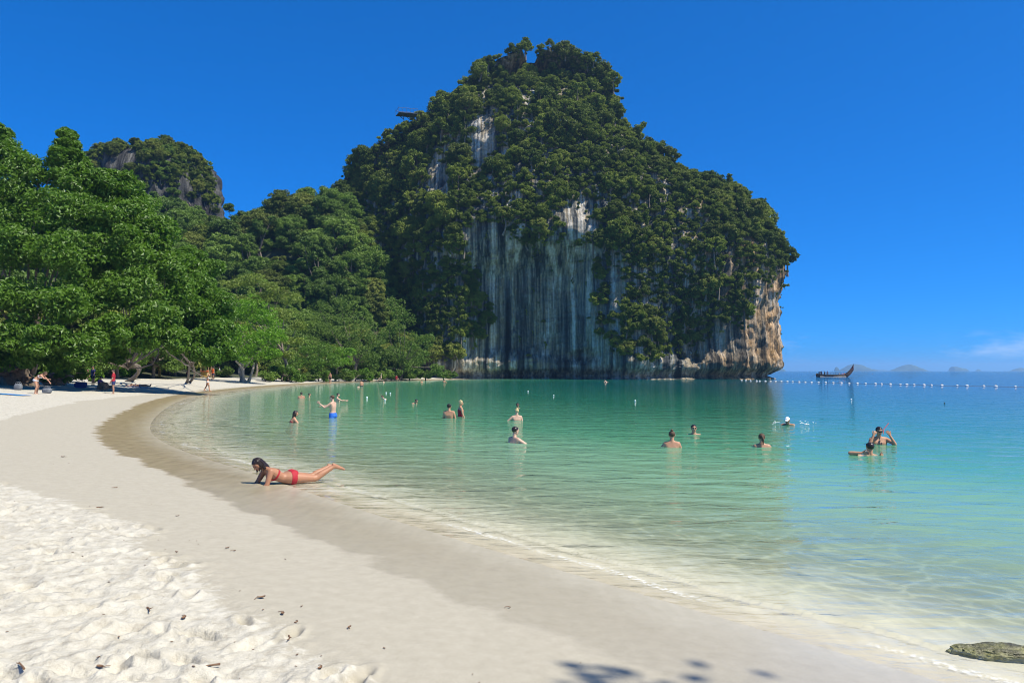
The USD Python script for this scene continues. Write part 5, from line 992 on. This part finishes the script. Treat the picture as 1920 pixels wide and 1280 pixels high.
# ------------------------------------------------------------------ things at the back of the beach
def base_at(px, py): g = ground_at(px, py); return g
g = base_at(318, 706); pv = thing('thatched_parasol', 'pale dry-thatched parasol on a pole in front of the bushes', 'parasol', g)
obj('pole', rod((0, 0, -0.2), (0, 0, 2.3), 0.07), 'grey_wood', pv)
r_ = np.random.default_rng(3); n = 900; a_ = r_.uniform(0, 6.28, n); q_ = np.sqrt(r_.random(n)) * 1.0
pos = np.stack([np.cos(a_) * q_, np.sin(a_) * q_, 2.55 - 0.75 * q_ ** 1.3 + r_.normal(0, 0.04, n)], -1); nr_ = unit(np.stack([np.cos(a_) * 0.6, np.sin(a_) * 0.6, np.ones(n)], -1) + 0.3 * r_.normal(size=(n, 3)))
obj('thatch', leaves_mesh(pos, nr_, 0.42, r_, 0.25, droop=0.5), 'thatch', pv)
g = base_at(299, 708); sg = thing('board', 'upright ochre board propped with a slanting stick left of the thatched parasol', 'board', g)
obj('panel', box((0, 0, 0.75), (0.35, 0.06, 1.5)), 'ochre_board', sg); obj('prop_stick', rod((-0.5, 0.1, 0), (-0.02, 0.04, 1.1), 0.03), 'pale_wood', sg)
g = base_at(331, 704); lr = thing('life_ring', 'white life ring standing beside the thatched parasol', 'life ring', g + [0, 0, 0.34])
tr = trimesh.creation.torus(0.27, 0.075, 28, 10); tr.apply_transform(trimesh.transformations.rotation_matrix(math.pi / 2, [1, 0, 0])); obj('ring', tr, 'white_paint', lr, smooth=True)
for k in range(4):
    b_ = trimesh.creation.torus(0.08, 0.012, 12, 6); b_.apply_transform(trimesh.transformations.rotation_matrix(k * math.pi / 2, [0, 1, 0]) @ trimesh.transformations.translation_matrix((0.27, 0, 0))); obj('band', b_, 'orange_plastic', lr)
g = base_at(386, 708); ks = thing('kiosk', 'small ochre and red wooden kiosk beside the orange life vest', 'kiosk', g)
for sx in (-0.55, 0.55):
    for sy in (-0.5, 0.5): obj('post', rod((sx, sy, -0.1), (sx, sy, 1.9), 0.045), 'pale_wood', ks)
obj('counter', box((0, -0.5, 0.95), (1.25, 0.3, 0.06)), 'red_paint', ks)
for k in range(5): obj('board', box((-0.5 + 0.25 * k, -0.47, 0.48), (0.22, 0.03, 0.86)), 'ochre_board', ks)
for k in range(6): obj('shelf_board', box((0, 0.42, 0.35 + 0.26 * k), (1.05, 0.12, 0.04)), 'ochre_board', ks)
rf = join([box((0, -0.32, 2.02), (1.6, 0.75, 0.05)), box((0, 0.36, 2.06), (1.6, 0.75, 0.05))]); obj('roof', rf, 'thatch', ks)
for k, (px, lab) in enumerate([(379, 'orange life vest heap left of the kiosk'), (393, 'orange life vest hanging at the right post of the kiosk')]):
    g = base_at(px, 707); t = thing('life_vest', lab, 'life vest', g + [0, -0.75, 0.35 + 0.45 * k])
    obj('panel', tm(hull(((-0.1, 0, 0.2), 0.07), ((-0.1, 0, -0.2), 0.08))), 'orange_plastic', t, smooth=True); obj('panel', tm(hull(((0.11, 0, 0.2), 0.07), ((0.11, 0, -0.2), 0.08))), 'orange_plastic', t, smooth=True); obj('strap', box((0, -0.075, -0.05), (0.3, 0.02, 0.04)), 'cloth_black', t)

def roots(name, label, px, py, R, H, seed, n=14):
    g = base_at(px, py); r_ = np.random.default_rng(seed); t = thing(name, label, 'driftwood', g)
    b = meshkit.arrays(trimesh.creation.icosphere(3, 1.0)); v = b[0] * (1 + 0.5 * fb(b[0][:, 0], b[0][:, 1], b[0][:, 2], 2.2, 3, seed)[:, None]) * [R * 0.45, R * 0.35, H * 0.55] + [0, 0, H * 0.35]
    obj('stump', (v, b[1]), 'root_wood', t, smooth=True)
    for k in range(n):
        a = r_.uniform(0, 6.28); e = np.array([math.cos(a) * R * r_.uniform(0.5, 1.0), math.sin(a) * R * 0.8, H * r_.uniform(-0.05, 0.8)])
        obj('root', tube(bend((0, 0, H * r_.uniform(0.2, 0.7)), e, r_, 0.25, 7), np.linspace(0.11, 0.025, 7) * R, 6), 'root_wood', t, smooth=True)
roots('driftwood_stump', 'gnarled brown root stump in the shade at the feet of the man in red', 193, 731, 0.95, 0.7, 11, 12)
roots('driftwood_stump', 'large reddish tangle of roots in the shade behind the bending woman', 103, 722, 1.5, 1.2, 12, 16)
roots('driftwood_stump', 'dark root mass under the huge tree at the left edge', 22, 722, 1.9, 2.0, 13, 16)
for px, py, qx, qy, lab, r0, sg_ in [(480, 706, 545, 701, 'grey fallen branch lying along the back of the far sand', 0.10, 0.25), (640, 706, 668, 700, 'bleached leaning trunk under the lime-coloured tree', 0.12, -0.6), (715, 712, 735, 709, 'thin arched branch rising from the dark end of the beach', 0.05, -1.6), (655, 709, 690, 707, 'grey log on the sand before the vine-draped tree', 0.13, 0.0)]:
    a, b = base_at(px, py), base_at(qx, qy); a[2] += 0.1; b[2] += 0.35; t = thing('driftwood_branch', lab, 'driftwood', a)
    p = bend((0, 0, 0), b - a, np.random.default_rng(int(px)), 0.05, 9, sg_); obj('branch', tube(p, np.linspace(r0, r0 * 0.4, 9), 7), 'grey_wood', t, smooth=True)
    for k in (4, 6, 7): obj('twig', tube(bend(p[k], p[k] + np.array([0.5, -0.1, 0.35 + 0.1 * k]) * (0.6 + r0), np.random.default_rng(k), 0.1, 5), np.linspace(r0 * 0.4, 0.012, 5), 5), 'grey_wood', t)

def bag(name, label, px, py, s, m_, seed):
    g = base_at(px, py); t = thing(name, label, 'bag', g)
    b = meshkit.arrays(trimesh.creation.icosphere(3, 1.0)); e = np.sign(b[0]) * np.abs(b[0]) ** 0.7; v = e * np.array(s) / 2 * (1 + 0.18 * fb(b[0][:, 0], b[0][:, 1], b[0][:, 2], 2.0, 3, seed)[:, None]) + [0, 0, s[2] * 0.45]
    obj('body', (v, b[1]), m_, t, smooth=True)
    for y_ in (-0.12, 0.12):
        q = np.linspace(0, math.pi, 9); obj('strap', tube(np.stack([np.cos(q) * s[0] * 0.28, np.full(9, y_ * s[1] * 2), s[2] * (0.88 + 0.35 * np.sin(q))], -1), 0.016, 5), m_, t)
bag('bag', 'big dark blue bag on the sand left of the root stump', 151, 727, (0.95, 0.5, 0.5), 'bag_blue', 1)
bag('bag', 'dark grey bag lying behind the bending woman in the white bikini', 88, 737, (0.55, 0.4, 0.35), 'bag_grey', 2)
bag('bag', 'pale grey beach bag left of the bending woman', 34, 731, (0.5, 0.35, 0.45), 'bag_grey', 3)
def towel(name, label, px, py, w, l, rot, m_, sheet_seed):
    g = base_at(px, py); t = thing(name, label, 'towel', g, rot)
    gx, gy = np.meshgrid(np.linspace(-l / 2, l / 2, 40), np.linspace(-w / 2, w / 2, 20), indexing='ij'); 
    c, s = math.cos(rot), math.sin(rot); gz_ = land(g[0] + gx * c - gy * s, g[1] + gx * s + gy * c) - g[2]
    z = gz_ + 0.035 + 0.035 * fb(gx, gy, 0, 3.0, 3, sheet_seed); v = np.vstack([np.stack([gx, gy, z], -1).reshape(-1, 3), np.stack([gx, gy, z - 0.012], -1).reshape(-1, 3)])
    f = grid_faces(40, 20); obj('cloth', (v, np.vstack([f[:, ::-1], f + 800])), m_, t, smooth=True)
towel('towel', 'blue towel spread on the sand at the left edge in the shade', 18, 740, 0.9, 1.9, 0.1, 'towel_blue', 5)
towel('towel', 'striped towel under the sunbather between the red shirt and the parasol', 262, 726.5, 0.95, 2.0, 0.26, 'striped_towel', 6)

# ------------------------------------------------------------------ rock in the shallows, litter on the sand
g = onz(1878, 1222, -0.012); rk = thing('mossy_rock', 'low mossy rock breaking the shallow water at the lower right corner', 'rock', g)
b = meshkit.arrays(trimesh.creation.icosphere(5, 1.0)); d = b[0]
n_ = 1 + 0.55 * fb(d[:, 0] * 1.6, d[:, 1] * 2.0, d[:, 2], 1.5, 4, 9) + 0.25 * fb(d[:, 0], d[:, 1], d[:, 2], 6.0, 4, 10)
v = d * n_[:, None] * [0.28, 0.12, 0.052] ; v[:, 1] += -0.10 * v[:, 0]; v[:, 2] += 0.0 - 0.02 * np.abs(v[:, 0])
obj('stone', (v, b[1]), 'mossy_rock', rk, smooth=True)
b2 = meshkit.arrays(trimesh.creation.icosphere(4, 1.0)); d = b2[0]; n_ = 1 + 0.6 * fb(d[:, 0], d[:, 1], d[:, 2], 2.4, 4, 14)
obj('lobe', (d * n_[:, None] * [0.12, 0.06, 0.045] + [-0.22, 0.06, -0.012], b2[1]), 'mossy_rock', rk, smooth=True)
obj('lobe', (d * n_[::-1, None] * [0.22, 0.10, 0.10] + [0.33, -0.05, -0.01], b2[1]), 'mossy_rock', rk, smooth=True)

def sand_z(x, y):
    d_, i_ = kt.query((x, y), k=3); return float(np.mean(Zr[i_]))
def curl_leaf(L, w, r_, cup=0.35):
    u_, v_ = np.meshgrid(np.linspace(-1, 1, 9), np.linspace(-1, 1, 5), indexing='ij'); wd = np.sqrt(np.clip(1 - u_ ** 2, 0.003, 1)) * (1 - 0.25 * u_)
    P = np.stack([u_ * L / 2, v_ * wd * w / 2, cup * w * (v_ ** 2) * 0.6 + 0.12 * L * u_ ** 2 * r_.uniform(0, 1) + 0.006], -1).reshape(-1, 3); f = grid_faces(9, 5)
    return np.vstack([P, P - [0, 0, 0.002]]), np.vstack([f[:, ::-1], f + 45])
def litter(kind, label, px, py, L, seed, m_='dry_leaf'):
    r_ = np.random.default_rng(seed); g = ground_at(px, py); g[2] = sand_z(g[0], g[1]); t = thing(kind, label, kind.replace('_', ' '), g + [0, 0, 0.004], r_.uniform(0, 6.28))
    if kind == 'fallen_leaf':
        obj('blade', curl_leaf(L, L * 0.5, r_), m_, t, smooth=True); obj('stalk', tube([(L * 0.48, 0, 0.008), (L * 0.65, 0.01, 0.012), (L * 0.85, 0.03, 0.006)], 0.0025, 5), m_, t)
    else:
        p = bend((-L / 2, 0, 0.008), (L / 2, 0, 0.012), r_, 0.08, 7); obj('stick', tube(p, np.linspace(0.007, 0.003, 7), 6), m_, t); obj('side_shoot', tube(bend(p[3], p[3] + [L * 0.18, L * 0.16, 0.01], r_, 0.1, 4), np.linspace(0.004, 0.002, 4), 5), m_, t)
for k, (kind, lab, px, py, L) in enumerate([('fallen_leaf', 'dark curled leaf with long stalk on the damp sand below the wet band', 490, 1121, 0.085), ('fallen_leaf', 'small dark leaf high on the damp sand near the left edge', 118, 857, 0.12), ('fallen_leaf', 'dark leaf on the firm sand left of the wet band', 426, 1028, 0.06), ('fallen_leaf', 'leaf scrap right of the dark leaf on the firm sand', 440, 1033, 0.045),
        ('twig', 'short dark twig at the upper rim of the trampled sand', 188, 952, 0.13), ('twig', 'thin twig on the smooth sand left of the dark leaf', 331, 1038, 0.09), ('fallen_leaf', 'brown leaf lying in a footprint low on the sand', 530, 1152, 0.07), ('fallen_leaf', 'curled leaf in the white trampled sand', 345, 1158, 0.08), ('twig', 'dark curved twig in the middle of the white trampled sand', 278, 1142, 0.16),
        ('twig', 'grey stick poking from the white sand at the lower left', 40, 1258, 0.16), ('twig', 'crooked twig low in the white sand', 395, 1255, 0.14), ('fallen_leaf', 'reddish leaf half buried near the bottom of the white sand', 188, 1248, 0.07), ('fallen_leaf', 'small leaf at the edge of the white sand below the footprints', 555, 1170, 0.05), ('fallen_leaf', 'tiny leaf on the sheet of wet sand in the middle', 955, 1140, 0.04),
        ('fallen_leaf', 'brown leaf near the dark leaf shadows at the bottom', 655, 1178, 0.05), ('twig', 'little twig on damp sand beside the upper white sand', 215, 915, 0.12), ('fallen_leaf', 'speck of leaf alone on the wide damp sand', 332, 968, 0.05), ('twig', 'row of broken twig pieces at the rim of the white sand', 540, 1205, 0.12), ('fallen_leaf', 'tan leaf at the bottom edge of the white sand', 600, 1262, 0.06)]):
    litter(kind, lab, px, py, L * 0.72, 500 + k)
r_ = np.random.default_rng(77); parts = []
for _ in range(260):
    R_, a_ = 3.6 + 22 * r_.random() ** 1.5, r_.uniform(-0.72, 0.1); x, y = R_ * math.sin(a_), R_ * math.cos(a_); s_ = float(shore(x, y))
    if s_ < 1.7 or (s_ < 2.6 and r_.random() < 0.6): continue
    L = r_.uniform(0.008, 0.024); v, f = curl_leaf(L, L * 0.4, r_); c, s = math.cos(r_.uniform(0, 6.28)), math.sin(r_.uniform(0, 6.28))
    q = np.hypot(c, s); M2 = np.array([[c / q, -s / q, 0], [s / q, c / q, 0], [0, 0, 1]]); parts.append((v @ M2.T + [x, y, sand_z(x, y)], f))
tag(obj('beach_litter', join(parts), 'dry_leaf'), 'scattered specks of dry leaf and bark on the sand', None, None, 'stuff')

# ------------------------------------------------------------------ the tree above the camera, whose leaves throw the shadows at the bottom
root = np.array([6.8, -3.0, 0.0]); root[2] = float(land(root[0], root[1])) - 0.1
lobes = [(np.array(c, float), r) for c, r in [((7.0, -3.2, 10.4), 1.2), ((8.4, -2.6, 9.6), 1.1), ((6.4, -4.4, 9.8), 1.2), ((7.8, -4.6, 10.6), 1.3), ((9.0, -4.0, 10.6), 1.0)]]
ov = thing('overhanging_tree', 'tree above the beach whose leaves throw the dark spots at the bottom edge', 'tree', root)
rr = np.random.default_rng(9); lobes = [(c - root, r) for c, r in lobes]
tip_px = [(1075, 1246), (1090, 1262), (1120, 1268), (1135, 1252), (1150, 1266), (1165, 1256), (1185, 1262), (1110, 1278), (1140, 1284), (1060, 1280), (1250, 1280), (1225, 1290), (1310, 1244), (1302, 1270), (1432, 1262), (1330, 1300), (1400, 1305), (1180, 1296)]
tips = []
for k, (px, py) in enumerate(tip_px):
    g = ground_at(px, py); tips.append(g + SUN * ((11.0 + 0.5 * math.sin(k * 2.3)) / SUN[2]) - root)
tips = np.array(tips); hub = tips.mean(0) + [0.5, -0.9, 0.15]
parts = [wood(np.zeros(3), (0.1, 0.0, 7.6), lobes, rr, 0.24), tube(bend((0.1, 0, 7.0), hub, rr, 0.05, 9), np.linspace(0.07, 0.016, 9), 7)]
for p in tips: parts.append(tube(bend(hub + (p - hub) * 0.02, p, rr, 0.08, 5), np.linspace(0.008, 0.003, 5), 5))
obj('trunk', join(parts), 'bark', ov, smooth=True)
cm = [crown_mesh(lobes, rr, per=700, L=0.26)]
cm.append(leaves_mesh(tips, unit(SUN + 0.25 * rr.normal(size=tips.shape)), 0.19, rr, 0.62))
obj('crown', join(cm), 'beach_leaves', ov)

# splashes round the swimmer in the white cap
r_ = np.random.default_rng(12); parts = []
for _ in range(30):
    px, py = (r_.normal(1506, 9), r_.normal(794, 1.6)) if r_.random() < 0.5 else (r_.normal(1456, 8), r_.normal(793, 1.2))
    p = onz(px, py, 0.02); b = trimesh.creation.icosphere(1, r_.uniform(0.008, 0.024)); b.apply_scale([1.6, 1.2, 0.7]); parts.append((np.array(b.vertices) + p + [0, 0, r_.uniform(0, 0.06)], np.array(b.faces)))
tag(obj('splash', join(parts), 'white_paint'), 'white splashes of water on both sides of the swimmer in the cap', None, None, 'stuff')
# ------------------------------------------------------------------ sea air
mat('air', {'v': ('principled_volume', {'color': (0.45, 0.76, 1.0), 'density': HAZE, 'anisotropy': 0.35})}, [], None, 'v.volume')
hb = trimesh.creation.box((21000, 21000, 112)); hb.apply_translation((0, 0, 44))
tag(obj('haze', hb, 'air'), 'thin blue sea haze over the bay and the far islands', None, None, 'stuff')

# ------------------------------------------------------------------ labels that would be shared say which one, counted from the left
WORDS = 'leftmost second third fourth fifth sixth seventh eighth ninth tenth eleventh twelfth thirteenth fourteenth fifteenth sixteenth seventeenth eighteenth nineteenth twentieth'.split()
same = {}
for pr_ in stage.GetPrimAtPath('/World').GetChildren():
    lb = pr_.GetCustomDataByKey('label')
    if lb: same.setdefault(lb, []).append(pr_)
for lb, ps in same.items():
    if len(ps) < 2: continue
    loc = [np.array(UsdGeom.Xformable(p).GetLocalTransformation().ExtractTranslation()) for p in ps]
    for k, i in enumerate(np.argsort([l[0] / l[1] for l in loc])):
        n = WORDS[k] if k < len(WORDS) else f'{k + 1}th'
        ps[i].SetCustomDataByKey('label', f'{n}{"" if k == 0 else " from left"}, {lb}')
